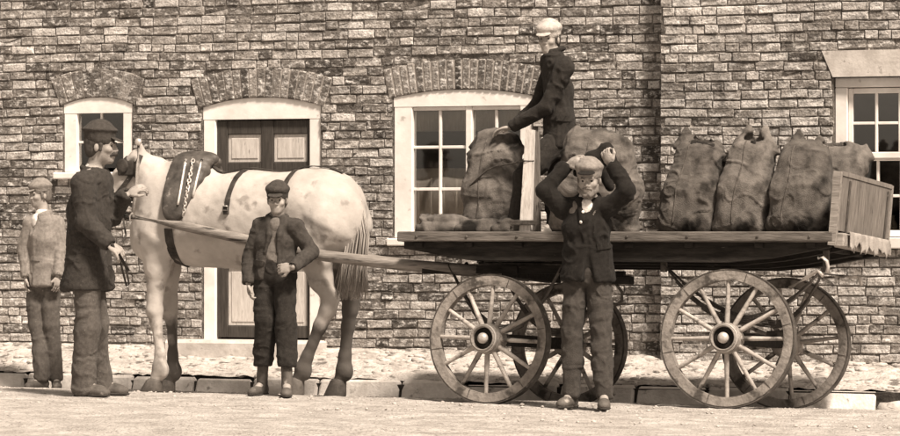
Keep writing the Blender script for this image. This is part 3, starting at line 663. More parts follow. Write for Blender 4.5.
# ------------------------------------------------------------------ cart
YN, TR = -2.56, 1.35                                          # plane of the near wheels, track
c0_ = px(727, 405, YN); XC = c0_.x; ZC = G(XC, YN)
ROLL = math.atan((G(XC, YN + TR) - 0.012 - ZC) / TR)
cart = empty('coal_cart', (XC, YN, ZC)); cart.rotation_euler = (ROLL, 0, 0)
tag(cart, 'flat four-wheeled wooden coal cart with tall tailboard and long shafts', 'cart')
CM = Matrix.Translation((XC, YN, ZC)) @ Matrix.Rotation(ROLL, 4, 'X'); CI = CM.inverted()
def cl(u, v, y=0.0):
    """photo pixel -> cart coordinates on the cart's plane y (near wheels = 0, far wheels = 1.35)"""
    a = CI @ CAM; d = (CI.to_3x3()) @ (FW + RT * ((u - 450) / FPX) + Vector((0, 0, (HOR - v) / FPX))); return a + d * ((y - a.y) / d.y)
def wheel(center, R, steer, near, seed):
    rg = random.Random(seed); root = center; s = -1 if near else 1           # s: outward along y
    rim = 0.075; n = 72; v = []; f = []
    mw = MB().lathe((0, 0, 0), (0, 1, 0), [(R - rim, -0.032), (R - 0.012, -0.036), (R - 0.012, 0.036), (R - rim, 0.032)], 72, True)
    wo = mw.build('wheel', M['wood_wheel'], cart, None, True); wo.location = center; wo.rotation_euler = (rad(2.0) * s, rg.uniform(0, 0.5), steer)
    for p in wo.data.polygons: p.use_smooth = False
    MB().lathe((0, 0, 0), (0, 1, 0), [(R - 0.012, -0.031), (R, -0.034), (R, 0.034), (R - 0.012, 0.031)], 72, True).build('tyre', M['iron'], wo)
    d = 0.035 * s                                                            # dish
    hub = MB().lathe((0, 0, 0), (0, s, 0), [(0.06, -0.13), (0.085, -0.10), (0.10, -0.03), (0.108, 0.03), (0.10, 0.075), (0.092, 0.085), (0.092, 0.125), (0.083, 0.135), (0.078, 0.132), (0.076, 0.10)], 28).build('hub', M['wood_pale'], wo, None, True)
    MB().lathe((0, 0, 0), (0, s, 0), [(0.0935, 0.089), (0.097, 0.091), (0.097, 0.122), (0.0935, 0.124)], 28, True).build('hub_band', M['iron_pale'], wo, None, True)
    MB().lathe((0, 0, 0), (0, s, 0), [(0.074, 0.1005), (0.070, 0.104)], 24).build('hub_recess', M['sack_in'], wo, None, True)
    MB().lathe((0, 0, 0), (0, s, 0), [(0.038, 0.1045), (0.038, 0.125), (0.028, 0.140), (0.012, 0.146)], 20).build('axle_cap', M['iron_pale'], wo, None, True)
    N_ = 12
    for k in range(N_):
        t = 2 * math.pi * (k + 0.15) / N_; r0 = Vector((math.cos(t), 0, math.sin(t)))
        m = MB(); pts = [(0.09, 0.030, 0.052), (0.16, 0.032, 0.040), (R * 0.62, 0.026, 0.032), (R - rim + 0.012, 0.026, 0.030)]
        tv = r0.cross(Vector((0, 1, 0))); vv = []; ff = []
        for i, (r, wx, wy) in enumerate(pts):
            c = r0 * r + Vector((0, d * (1 - r / R), 0))
            for q in range(8): an = 2 * math.pi * q / 8 + 0.39; vv.append(c + tv * wx / 2 * math.cos(an) * 1.08 + Vector((0, wy / 2 * math.sin(an) * 1.08, 0)))
        for i in range(3): ff += [(8 * i + q, 8 * i + (q + 1) % 8, 8 * i + 8 + (q + 1) % 8, 8 * i + 8 + q) for q in range(8)]
        m.raw(vv, ff).build('spoke', M['wood_spoke'], wo, None, True)
    for k in range(6):                                                        # felloe joints: thin iron straps
        t = 2 * math.pi * k / 6 + 0.3; tv = Vector((math.cos(t), 0, math.sin(t))); q = Vector((-math.sin(t), 0, math.cos(t)))
        m = MB(); m.beam(tv * (R - rim - 0.002), tv * (R - 0.016), 0.004, 0.074, (0, 1, 0)); m.build('felloe_joint', M['iron'], wo)
    return wo
RR, RF = 0.468, 0.447
rc = Vector((0, 0, RR)); fcn = cl(490, 333, 0); fx = fcn.x
wheel(Vector((0, 0, RR)), RR, 0, True, 1); wheel(Vector((0.03, TR, RR)), RR, 0, False, 2)
ST = rad(-5)                                                   # fore-carriage turned a little
pv = Vector((fx + math.sin(-ST) * TR / 2, TR / 2, RF)); hv = Vector((-math.sin(ST) * -1, math.cos(ST), 0))
fn_ = pv - Vector((math.sin(-ST), math.cos(ST), 0)) * TR / 2; ff_ = pv + Vector((math.sin(-ST), math.cos(ST), 0)) * TR / 2
wheel(fn_, RF, ST, True, 3); wheel(ff_, RF, ST, False, 4)
# bed
ZB = cl(600, 231.5, -0.07).z; xf, xr_ = cl(397, 236, -0.07).x, cl(833, 236, -0.07).x
YA, YB = -0.07, 1.42
n = 8; wd = (YB - YA - 0.06) / n
for i in range(n):
    rg = random.Random(i); MB().box((xf + 0.01 + rg.uniform(0, 0.02), YA + 0.03 + wd * i + 0.003, ZB - 0.040), (xr_ - 0.01, YA + 0.03 + wd * (i + 1) - 0.003, ZB - 0.006 + rg.uniform(-0.003, 0.003)), 0.004).build('floor_plank', M['wood_bed'], cart)
for y, s in ((YA, 1), (YB, -1)):
    MB().box((xf, y, ZB - 0.068), (xr_, y + s * 0.028, ZB), 0.008, 0.002, random.Random(3)).build('side_rail', M['wood_bed'], cart)
MB().box((xf - 0.004, YA + 0.029, ZB - 0.066), (xf + 0.03, YB - 0.029, ZB - 0.002), 0.006).build('front_rail', M['wood_bed'], cart)
for y in (YA + 0.06, YA + 0.45, YB - 0.50, YB - 0.14):
    m = MB(); zb = cl(600, 262, 0).z
    pts = [(xf + 0.03, ZB - 0.115), (xf + 0.5, zb + 0.01), (xr_ - 0.75, zb), (xr_ - 0.45, zb + 0.03), (xr_ - 0.04, ZB - 0.10)]
    v = [(x, yy, z) for yy in (y, y + 0.08) for x, z in pts] + [(x, yy, ZB - 0.0695) for yy in (y, y + 0.08) for x, z in pts]; f = []
    for i in range(4): f += [(i, i + 1, 11 + i, 10 + i), (5 + i, 15 + i, 16 + i, 6 + i), (i, 5 + i, 6 + i, i + 1), (10 + i, 11 + i, 16 + i, 15 + i)]
    f += [(0, 10, 15, 5), (4, 9, 19, 14)]
    m.raw(v, f).build('long_beam', M['wood_dark'], cart)
for u in (420, 470, 520, 575, 630, 690, 760, 812):
    x = cl(u, 240, 0).x; MB().box((x - 0.03, YA + 0.03, ZB - 0.108), (x + 0.03, YB - 0.03, ZB - 0.0695), 0.004).build('cross_bearer', M['wood_dark'], cart)
    MB().lathe((x, YA - 0.0005, ZB - 0.036), (0, -1, 0), [(0.010, -0.001), (0.010, 0.004), (0.005, 0.007)], 8).build('bolt', M['iron'], cart)
# tailboard: two posts and boards across the rear end
tp0 = cl(832, 171, YA); th = tp0.z - ZB
lean = 0.035
for y in (YA + 0.005, YB - 0.055):
    MB().beam((xr_ - 0.012, y + 0.025, ZB - 0.09), (xr_ - 0.012 + lean, y + 0.025, ZB + th), 0.05, 0.055, (0, 1, 0)).build('tailboard_post', M['wood_pale'], cart)
nb = 6; bw_ = (YB - YA - 0.12) / nb
for i in range(nb):
    y0 = YA + 0.06 + bw_ * i; MB().beam((xr_ + 0.004, y0 + bw_ / 2, ZB + 0.012), (xr_ + 0.004 + lean * 0.86, y0 + bw_ / 2, ZB + th - 0.03 + random.Random(i).uniform(-.002, .002)), bw_ - 0.0025, 0.022, (1, 0, 0)).build('tailboard_plank', M['wood_board'], cart)
MB().beam((xr_ - 0.012 + lean, YA + 0.056, ZB + th - 0.012), (xr_ - 0.012 + lean, YB - 0.056, ZB + th - 0.012), 0.055, 0.030).build('tailboard_cap', M['wood_board'], cart)
for y in (YA + 0.26, YB - 0.16): MB().beam((xr_ + 0.019, y, ZB - 0.02), (xr_ + 0.019 + lean * .86, y, ZB + th - 0.05), 0.035, 0.006, (1, 0, 0)).build('tailboard_strap', M['iron'], cart)
MB().box((xr_ - 0.02, YA + 0.08, ZB - 0.10), (xr_ + 0.055, YB - 0.08, ZB - 0.004), 0.01).build('rear_rail', M['wood_pale'], cart)
# rear axle, springs
MB().tube([(0, -0.02, RR), (0.03, TR + 0.02, RR)], 0.028, 10).box((-0.04, 0.14, RR - 0.035), (0.05, TR - 0.14, RR + 0.045), 0.008).build('rear_axle', M['wood_dark'], cart)
def spring(xc, zc, x0, x1, zt, y, nm):
    m = MB()
    for k in range(5):
        s = 1 - 0.17 * k; a, b = xc + (x0 - xc) * s, xc + (x1 - xc) * s; P = []
        for i in range(13):
            t = -1 + i / 6; x = xc + (b - xc) * t if t > 0 else xc - (a - xc) * t; P.append((x, y, zc + 0.02 - 0.011 * k + (zt - zc) * (t * s)**2))
        m.ribbon(P, [(0, 0, 1)] * 13, 0.055, 0.009)
    return m.build(nm, M['iron'], cart)
for y in (0.20, TR - 0.20):
    spring(0.02, RR + 0.13, cl(664, 266, y).x, cl(826, 270, y).x, cl(664, 268, y).z, y, 'leaf_spring')
    MB().box((-0.045, y - 0.045, RR + 0.046), (0.085, y + 0.045, RR + 0.085), 0.006).build('spring_block', M['iron'], cart)
    for x in (cl(664, 266, y).x, cl(826, 270, y).x): MB().box((x - 0.02, y - 0.02, cl(664, 272, y).z), (x + 0.02, y + 0.02, ZB - 0.11), 0.004).build('spring_hanger', M['iron'], cart)
# iron rave hooks at the tail and one under the middle
def hook(pts, nm, m='iron_pale', r=0.012): return MB().tube(pts, r, 8).build(nm, M[m], cart, None, True)
q = cl(818, 258, -0.02); hook([q, q + Vector((0.035, 0, 0.005)), q + Vector((0.06, 0, -0.02)), q + Vector((0.07, 0, -0.06)), q + Vector((0.062, 0, -0.10))], 'rave_hook')
q = cl(853, 277, 1.0); hook([q + Vector((-.3, 0, .03)), q, q + Vector((0.035, 0, 0.005)), q + Vector((0.055, 0, -0.02)), q + Vector((0.058, 0, -0.06))], 'rave_hook')
q = cl(804, 277, 0.02); hook([cl(790, 288, .1), cl(806, 278, .05), cl(818, 270, .02), cl(823, 276, .0)], 'stay_iron', 'iron_pale', 0.014)
q = cl(614, 284, 0.2); hook([cl(606, 262, .2), cl(608, 280, .2), cl(616, 284, .2), cl(622, 292, .2), cl(622, 301, .2), cl(616, 305, .2), cl(612, 303, .2)], 'drag_hook', 'iron', 0.011)
MB().box((cl(596, 268, .2).x, 0.16, cl(596, 284, .2).z), (cl(632, 268, .2).x, 0.26, cl(596, 276, .2).z), 0.006).build('hook_bracket', M['wood_dark'], cart)
# fore-carriage: axle beam, bolster, turntable rings, springs
MB().tube([fn_ - (ff_ - fn_) * 0.012, ff_ + (ff_ - fn_) * 0.012], 0.026, 10).beam(fn_.lerp(ff_, 0.11), fn_.lerp(ff_, 0.89), 0.085, 0.08).build('front_axle', M['wood_dark'], cart)
zt_ = ZB - 0.19
for z in (zt_, zt_ - 0.032): MB().lathe((pv.x, TR / 2, z), (0, 0, 1), [(0.34, 0), (0.39, 0), (0.39, 0.022), (0.34, 0.022)], 40, True).build('turntable_ring', M['iron'], cart)
MB().box((pv.x - 0.45, 0.14, zt_ + 0.0225), (pv.x - 0.33, TR - 0.14, ZB - 0.109), 0.008).build('bolster', M['wood_dark'], cart); MB().box((pv.x + 0.33, 0.14, zt_ + 0.0225), (pv.x + 0.45, TR - 0.14, ZB - 0.109), 0.008).build('bolster', M['wood_dark'], cart)
MB().beam((pv.x, 0.2, zt_ - 0.075), (pv.x, TR - 0.2, zt_ - 0.075), 0.11, 0.08).build('lower_bolster', M['wood_dark'], cart)
for t, in ((0.17,), (0.83,)):
    c = fn_.lerp(ff_, t); m = MB()
    spring(c.x, RF + 0.075, c.x - 0.42, c.x + 0.42, zt_ - 0.05, c.y, 'leaf_spring')
    MB().beam((c.x - 0.62, c.y + 0.02, zt_ - 0.06), (c.x + 0.50, c.y + 0.02, zt_ - 0.055), 0.05, 0.055).build('futchell', M['wood_dark'], cart)
MB().tube([cl(474, 300, .3), cl(473, 312, .3), cl(477, 318, .3), cl(484, 318, .3)], 0.009, 6).build('drag_chain_hook', M['iron'], cart)
# shafts: from the fore-carriage forward along the horse
YS = 0.26
sp_ = [(122, 215), (180, 225.5), (245, 239.5), (325, 256), (400, 264.5), (478, 271)]
for dy, sn in ((YS, 'near'), (TR - 0.30, 'far')):
    base = [cl(u, v, YS) for u, v in sp_]; P = [Vector((b.x + (0.0 if sn == 'near' else 0.1), dy + 0.03 * math.sin(i * 0.7), b.z + (0 if sn == 'near' else 0.0))) for i, b in enumerate(base)]
    P = [P[0].lerp(P[1], .0)] + P[1:]
    MB().tube(P, [0.026, 0.034, 0.037, 0.040, 0.041, 0.042], 10).build('shaft', M['wood_shaft'], cart, None, True)
    MB().tube([P[0].lerp(P[1], 0.06), P[0].lerp(P[1], 0.16)], 0.034, 10).build('shaft_ferrule', M['iron_pale'], cart, None, True)
    MB().lathe(P[0].lerp(P[1], .22), (0.2, -1 if sn == 'near' else 1, 0), [(0.008, 0), (0.008, 0.045), (0.016, 0.05), (0.016, 0.06)], 8).build('shaft_hook', M['iron'], cart, None, True)
    MB().tube([P[-1], Vector((pv.x - 0.35, P[-1].y + 0.02, zt_ - 0.03))], 0.03, 8).build('shaft_socket', M['iron'], cart, None, True)
MB().beam((P[-2].x + 0.25, YS + 0.03, P[-2].z - 0.02), (P[-2].x + 0.25, TR - 0.33, P[-2].z - 0.02), 0.07, 0.06).build('splinter_bar', M['wood_shaft'], cart)

# ------------------------------------------------------------------ sacks
def cw(u, v, y): return CM @ cl(u, v, y)                      # pixel on cart plane y -> street coordinates
def bed(u, y):                                                # point on the bed boards
    p = cl(u, 232, y); p.z = ZB; return CM @ p
def sack(label, base, top, wb, wt, dep, m, seed, ears, mouth=0.0, topdep=0.35, grp='filled coal sacks on the cart'):
    """upright filled sack, pinched at the top with loose corners; base, top: centres in the street; wb, wt half widths; ears (across, up)"""
    base, top = A(base), A(top); ax = top - base; H = np.linalg.norm(ax); F_ = Field(0.035)
    up = ax / H; sd = nz(A((1, 0.10, 0)) - up * (A((1, 0.10, 0)) @ up)); fr = np.cross(up, sd); fr = fr if fr[1] < 0 else -fr
    b0 = base + up * (dep * 0.75); mm = base + ax * 0.45; sh_ = base + ax * 0.80; t0 = top - up * 0.03
    F_.ecap(b0, mm, (wb, dep), (wb * 1.02, dep * 1.05), sd, p=3.2).ecap(mm, sh_, (wb * 1.02, dep * 1.05), (wt * 1.12, dep * 0.82), sd, p=3.0).ecap(sh_, t0, (wt * 1.12, dep * 0.82), (wt, dep * topdep), sd, p=2.8)
    for s_ in (-1, 1): F_.cap(base + sd * s_ * wb * 0.84 + up * 0.03 + fr * 0.05, base + sd * s_ * wb * 0.90 + up * 0.045 - fr * 0.03, 0.03, 0.04, 0.05)
    for e, hh in ears: F_.ecap(t0 + sd * e * wt * 0.92 - up * 0.03, top + sd * wt * e + up * hh, (0.085, 0.035), (0.016, 0.010), sd, 0.03)
    if mouth is not None:                        # front lip sunk below the back one
        F_.ell(top + fr * dep * 0.62 + sd * wt * mouth + up * 0.005, (wt * 0.66, dep * 0.70, 0.055), np.array([sd, fr, up]), 0.014, True)
        F_.ell(top + fr * dep * 0.05 + sd * wt * mouth - up * 0.02, (wt * 0.60, dep * 0.25, 0.05), np.array([sd, fr, up]), 0.014, True)
    root = empty('coal_sack', Vector(base)); tag(root, label, 'sack', grp)
    V, Q = F_.mesh(0.0095)
    V = crease(V, Q, 0.020, (3.2, 3.2, 9), seed, True); V = crease(V, Q, 0.013, (8, 8, 3.5), seed + 40, True)
    bz = V[:, 2] - (base[2] + (V[:, 1] - base[1]) * math.tan(ROLL)); V[:, 2] = np.where(bz < 0, V[:, 2] - bz, V[:, 2])       # settled on the boards
    mesh_obj('bag', V, Q, m, root, root.location, True)
    bv = BVHTree.FromPolygons([Vector(p) for p in V], [tuple(map(int, q)) for q in Q])
    rg = random.Random(seed); P = []; c0 = rg.uniform(-0.5, -0.25)
    for i in range(40):
        t = 0.05 + 0.90 * i / 39; c = base + ax * t + sd * (wb + (wt - wb) * t) * (c0 + 0.05 * math.sin(t * 9 + seed)); h = bv.ray_cast(Vector(c + fr * 0.8), Vector(-fr))
        if h[0] and (h[0] - Vector(c)).length < dep * 1.6: P.append(h[0] + Vector(fr) * 0.001)
    if len(P) > 3: MB().tube(P, 0.0055, 6).build('seam', M['rope'], root, root.location, True)
    if mouth is not None:
        F_ = Field(0.004)
        for i in range(22): F_.box(top - up * (0.062 + rg.uniform(0, 0.02)) + sd * wt * (mouth + rg.uniform(-.55, .55)) + fr * rg.uniform(-.1, .5) * dep, (0.03, 0.022, 0.026), np.array(Matrix.Rotation(rg.uniform(0, 3), 3, Vector((rg.random(), rg.random(), rg.random())).normalized())), 0.004)
        skin('coal', F_, 0.011, M['sack_in'], root)
    return root
B = bed
ys = 0.45
def T(u, v, y): return cw(u, v, y)
sack('dark coal sack with slumped top, first in the row by the house corner', B(686, 0.36), T(703, 139, 0.50), 0.190, 0.135, 0.15, M['sack_grey'], 1, ((-0.95, 0.06), (1.0, -0.05)), 0.10)
sack('coal sack with upright torn peak, second in the row from the house corner', B(740, 0.34), T(755, 139, 0.48), 0.185, 0.130, 0.15, M['sack'], 2, ((-0.45, 0.08), (0.55, 0.09), (1.05, -0.03)), 0.02)
sack('creased coal sack with sharp pointed ear, third in the row from the house corner', B(797, 0.30), T(808, 146, 0.44), 0.20, 0.150, 0.16, M['sack_grey'], 3, ((-0.50, 0.10), (0.2, 0.03), (1.05, -0.06)), None)
sack('paler coal sack with dark open mouth, half hidden behind the tailboard', B(828, 0.80), T(842, 145, 0.92), 0.19, 0.165, 0.16, M['sack'], 4, ((-1.0, 0.04), (1.0, 0.02)), -0.3)
sack('grey coal sack under the hand of the lad in the cream cap', B(489, 0.56), T(497, 138, 0.60), 0.190, 0.155, 0.16, M['sack'], 5, ((-0.9, 0.01), (0.9, 0.02)), None, 0.6)
sack('big pale coal sack tipped onto the back of the man with raised arms', B(594, 0.09), T(600, 137, -0.02), 0.30, 0.215, 0.15, M['sack'], 6, ((-0.75, 0.05), (0.1, 0.05), (1.0, -0.05)), None, 0.5)
# empty sacks folded on the front of the bed
for i, (u, y, w_, h_, d_) in enumerate(((445, 0.35, 0.17, 0.07, 0.2), (478, 0.22, 0.15, 0.055, 0.10), (512, 0.20, 0.12, 0.06, 0.10))):
    c = B(u, y) + Vector((0, 0, h_ * 0.6)); F_ = Field(0.03)
    F_.box(c, (w_, d_, h_ * 0.55), None, 0.03).box(c + Vector((0.02, 0.01, h_ * 0.8)), (w_ * 0.8, d_ * 0.9, h_ * 0.35), None, 0.02)
    V, Q = F_.mesh(0.012); V = crease(V, Q, 0.036, (7, 6, 10), 20 + i, True); bz = V[:, 2] - (B(u, y).z + (V[:, 1] - c.y) * math.tan(ROLL)); V[:, 2] -= np.minimum(bz, 0)
    o = mesh_obj('empty_sack', V, Q, M['sack_grey'] if i else M['sack'], None, None, True)
    tag(o, ['crumpled empty sack lying at the front end of the cart bed', 'folded empty sack in front of the grey coal sack', 'small crumpled sack at the foot of the pale post'][i], 'sack', 'empty sacks on the cart')
# pale sacking hanging over the rear rail below the tailboard
n1, n2 = 46, 14; v = []; f = []
for i in range(n1 + 1):
    y = YA + 0.16 + (YB - YA - 0.36) * i / n1; w_ = 0.008 * math.sin(i * 0.8) + 0.006 * math.sin(i * 2.1)
    for j in range(n2 + 1):
        t = j / n2; L_ = 0.10 + 0.02 * math.sin(i * 0.5) + 0.022 * math.sin(i * 1.9); dz_ = -L_ * max(0, t - 0.2) / 0.8
        v.append((xr_ + 0.066 + (0.0 if t > 0.2 else -0.0) + (w_ + 0.012) * min(1, t * 3), y, ZB + 0.008 + dz_))
f = [(i * (n2 + 1) + j, i * (n2 + 1) + j + 1, (i + 1) * (n2 + 1) + j + 1, (i + 1) * (n2 + 1) + j) for i in range(n1) for j in range(n2)]
v = [tuple(CM @ Vector(p)) for p in v]
o = mesh_obj('sacking_cloth', v, f, M['sack_pale'], None, None, True); so_ = o.modifiers.new('thickness', 'SOLIDIFY'); so_.thickness = 0.006
tag(o, 'pale ragged sacking hanging over the rear rail under the tailboard', 'cloth')
# upright post on the bed
yp = 0.06; a, b = cw(526, 231, yp), cw(530.5, 130, yp); a = CM @ Vector((cl(526, 231, yp).x, yp, ZB))
wp = empty('wooden_post', a); tag(wp, 'pale weathered wooden post standing on the cart beside the lad', 'post')
MB().beam(a, b, 0.082, 0.05, (0, 1, 0), 0.055, 0.05).build('post', M['post'], wp, a)
a2, b2_ = CM @ Vector((cl(537, 231, yp + .07).x, yp + .07, ZB)), cw(535.5, 132, yp + 0.07)
MB().beam(a2, b2_, 0.05, 0.035, (0, 1, 0)).build('brace', M['wood_board'], wp, a)
MB().box(a + Vector((-0.10, -0.045, 0.05)), a + Vector((0.12, -0.030, 0.085)), 0.004).build('iron_strap', M['iron'], wp, a)
MB().tube([a + Vector((-.09, -.04, .045)), a + Vector((-.11, -.04, .0)), a + Vector((-.03, -.04, -.0)), a + Vector((.06, -.04, .0)), a + Vector((.1, -.04, .06))], 0.012, 6).build('foot_iron', M['iron'], wp, a)
# cord from the post round the sack
P = [cw(534, 161, yp - .02), cw(524, 161, yp - .035), cw(510, 164, 0.34), cw(497, 166, 0.385), cw(487, 170, 0.385), cw(470, 186, 0.40)]
tag(MB().tube(P, 0.006, 6).build('cord', M['rope'], None, None, True), 'thin dark cord tied between the pale post and grey sack', 'cord')

# ------------------------------------------------------------------ horse
YH = -1.88
def H(u, v, dy=0.0): return A(px(u, v, YH + dy))
SY = (0, 1, 0)
hr = empty('horse', Vector((px(240, 390, YH).x, YH, G(px(240, 390, YH).x, YH)))); tag(hr, 'pale grey cart horse standing harnessed between the cart shafts', 'horse')
F_ = Field(0.07)
F_.ecap(H(196, 221), H(255, 221), (0.285, 0.335), (0.315, 0.355), SY).ecap(H(255, 221), H(302, 212), (0.315, 0.355), (0.30, 0.30), SY)
F_.ell(H(322, 208), (0.33, 0.285, 0.285)).ell(H(338, 222, -0.13), (0.22, 0.16, 0.26)).ell(H(338, 222, 0.13), (0.22, 0.16, 0.26))
F_.ell(H(168, 212), (0.24, 0.235, 0.34)).ell(H(154, 236), (0.17, 0.21, 0.20)).ell(H(157, 236, -0.13), (0.15, 0.12, 0.24)).ell(H(160, 236, 0.13), (0.15, 0.12, 0.24))
F_.ecap(H(166, 205), H(149, 172), (0.145, 0.23), (0.10, 0.155), SY).cap(H(183, 172), H(204, 180), 0.10, 0.12)
F_.ecap(H(142, 163, -.02), H(124, 180, -.05), (0.085, 0.115), (0.075, 0.10), SY, 0.05).ecap(H(124, 180, -.05), H(108, 202, -.08), (0.065, 0.085), (0.055, 0.065), SY, 0.04).ell(H(106, 206, -.08), (0.07, 0.055, 0.06), k=0.03)
for d in (-0.055, 0.055): F_.cap(H(142, 153, d), H(139.5, 141, d * 1.4), 0.030, 0.010, 0.02)
legs = {'nf': [((158, 246, -.15), .12), ((157, 268, -.15), .092), ((155, 300, -.145), .054), ((154.5, 311, -.145), .060), ((156.5, 323, -.145), .038), ((160, 354, -.145), .035), ((160, 367, -.145), .050), ((156, 380, -.145), .045)],
        'ff': [((166, 246, .15), .12), ((168, 268, .15), .092), ((170, 300, .145), .054), ((169.5, 311, .145), .060), ((172, 323, .145), .038), ((173, 356, .145), .035), ((173, 369, .145), .050), ((169, 381, .145), .045)],
        'nh': [((330, 226, -.15), .21), ((316, 252, -.17), .135), ((321, 280, -.165), .085), ((331, 299, -.16), .058), ((328, 309, -.16), .056), ((320, 326, -.16), .046), ((307, 357, -.16), .042), ((303, 368, -.16), .052), ((298, 379, -.16), .046)],
        'fh': [((344, 226, .15), .21), ((340, 256, .17), .13), ((345, 280, .165), .085), ((351, 299, .16), .058), ((350, 310, .16), .056), ((348, 326, .16), .046), ((345, 357, .16), .042), ((344, 369, .16), .052), ((340, 380, .16), .046)]}
for k_, L in legs.items():
    F_.chain([H(*p) for p, r in L], [r for p, r in L], 0.035)
    f_ = H(*L[-2][0]); F_.ell(f_ + A((0.028, 0, -0.03)), (0.036, 0.04, 0.055), k=0.03)
F_.cap(H(329, 296, -.16), H(336, 293, -.16), .045, .026, 0.03).cap(H(349, 296, .16), H(356, 293, .16), .045, .026, 0.03)
for s_ in (-1, 1): F_.cap(H(306, 236, .29 * s_), H(322, 262, .22 * s_), .03, .05, 0.06).cap(H(172, 186, .17 * s_), H(150, 232, .22 * s_), .035, .05, 0.06)
HV, HQ = F_.mesh(0.013); HV = crease(HV, HQ, 0.004, (7, 7, 7), 2, False, 0.003, (25, 25, 25))
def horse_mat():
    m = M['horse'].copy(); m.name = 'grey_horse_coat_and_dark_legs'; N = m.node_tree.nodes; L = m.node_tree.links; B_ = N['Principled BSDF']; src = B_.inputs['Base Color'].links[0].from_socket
    at = N.new('ShaderNodeAttribute'); at.attribute_name = 'dark_hair_and_shade'; n = N.new('ShaderNodeTexNoise'); n.inputs['Scale'].default_value = 16; n.inputs['Detail'].default_value = 5
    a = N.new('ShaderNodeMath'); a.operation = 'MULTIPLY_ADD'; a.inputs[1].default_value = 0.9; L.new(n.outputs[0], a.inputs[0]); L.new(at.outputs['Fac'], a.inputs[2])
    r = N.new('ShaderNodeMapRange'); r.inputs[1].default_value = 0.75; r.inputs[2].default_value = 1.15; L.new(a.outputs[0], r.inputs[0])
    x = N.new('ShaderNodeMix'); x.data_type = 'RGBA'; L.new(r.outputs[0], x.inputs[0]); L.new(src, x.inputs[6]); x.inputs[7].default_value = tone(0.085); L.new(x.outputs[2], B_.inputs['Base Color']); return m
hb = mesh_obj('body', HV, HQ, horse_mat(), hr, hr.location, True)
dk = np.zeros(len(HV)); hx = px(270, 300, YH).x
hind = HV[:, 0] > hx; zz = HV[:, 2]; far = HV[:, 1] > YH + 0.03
dk = np.where(hind, np.clip((0.58 + 0.42 * far - zz) / 0.16, 0, 1), np.clip((0.62 * far + 0.30 * ~far - zz) / 0.25, 0, 0.35 + 0.4 * far))  # dark hair on the lower legs; far legs also carry painted shade
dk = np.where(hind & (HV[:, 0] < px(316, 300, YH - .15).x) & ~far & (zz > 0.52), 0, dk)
hb.data.attributes.new('dark_hair_and_shade', 'FLOAT', 'POINT').data.foreach_set('value', dk.astype(np.float32))
for k_, L in legs.items():
    p = A(L[-1][0]); c = H(*L[-1][0]); gz_ = G(c[0], c[1])
    a = Vector((c[0] - 0.035, c[1], gz_ + 0.004)); b = Vector((c[0] - 0.005, c[1], c[2] + 0.012))
    vv = []; ff = []; n = 16
    for t, r in ((0, 0.078), (0.08, 0.080), (0.85, 0.058), (1, 0.046)):
        cc = a.lerp(b, t); vv += [cc + Vector((math.cos(q) * r * (1.12 if math.cos(q) < 0 else 0.95), math.sin(q) * r, 0)) for q in (2 * math.pi * i / n for i in range(n))]
    for i in range(3): ff += [(n * i + j, n * i + (j + 1) % n, n * i + n + (j + 1) % n, n * i + n + j) for j in range(n)]
    ff += [list(range(n))[::-1], [3 * n + j for j in range(n)]]
    MB().raw(vv, ff).build('hoof', M['hoof'], hr, hr.location, True)
def hair(nm, strands, m, parent):
    mb = MB()
    if nm == 'tail': mb.tube([H(348, 190, -.02), H(356, 204, -.06), H(359, 235, -.12), H(355, 266, -.12), H(352, 290, -.10)], [.035, .06, .075, .07, .03], 10)
    for P, r in strands: mb.tube(P, [r, r * 1.1, r * 0.9, r * 0.6, r * 0.2][:len(P)], 5)
    return mb.build(nm, m, parent, parent.location, True)
rg = random.Random(6); S_ = []
for i in range(420):
    a = rg.uniform(-1, 1); b = rg.uniform(-1, 1); e = rg.uniform(0.80, 1.0)
    S_.append(([H(347 + 3 * a, 188, -0.02 + 0.04 * b), H(355 + 7 * a, 202, -0.06 + 0.07 * b), H(358 + 11 * a, 235, -0.12 + 0.10 * b), H(354 + 13 * a, 235 + 32 * e, -0.12 + 0.11 * b), H(351 + 14 * a + rg.uniform(-4, 4), 235 + 66 * e, -0.10 + 0.11 * b)], rg.uniform(0.003, 0.007)))
hair('tail', S_, M['tail'], hr)
S_ = []
for i in range(90):
    t = i / 89; u, v = 143 + 34 * t, 153 + 12 * t; s_ = rg.uniform(-0.07, 0.05)
    S_.append(([H(u, v + 5, 0.0), H(u, v + 1, s_ * .5), H(u + 1 + rg.uniform(-1, 1), v + 1, 0.02 + s_ * .6), H(u + 2 + rg.uniform(-2, 2), v + 5 + rg.uniform(-2, 3), 0.05 + s_)], rg.uniform(.004, .008)))
for i in range(24): S_.append(([H(141, 152, rg.uniform(-.03, .03)), H(135, 157, rg.uniform(-.06, .04)), H(131 + rg.uniform(-3, 3), 168, rg.uniform(-.1, 0)), H(126 + rg.uniform(-4, 4), 180, rg.uniform(-.13, -.02))], 0.008))
hair('mane', S_, M['mane'], hr)
for d in (-1,): MB().lathe(Vector(H(126.5, 172, -0.13)), (-0.5, -1, 0.1), [(0.018, -0.01), (0.016, 0.004), (0.008, 0.010)], 10).build('eye', M['eye'], hr, hr.location, True)

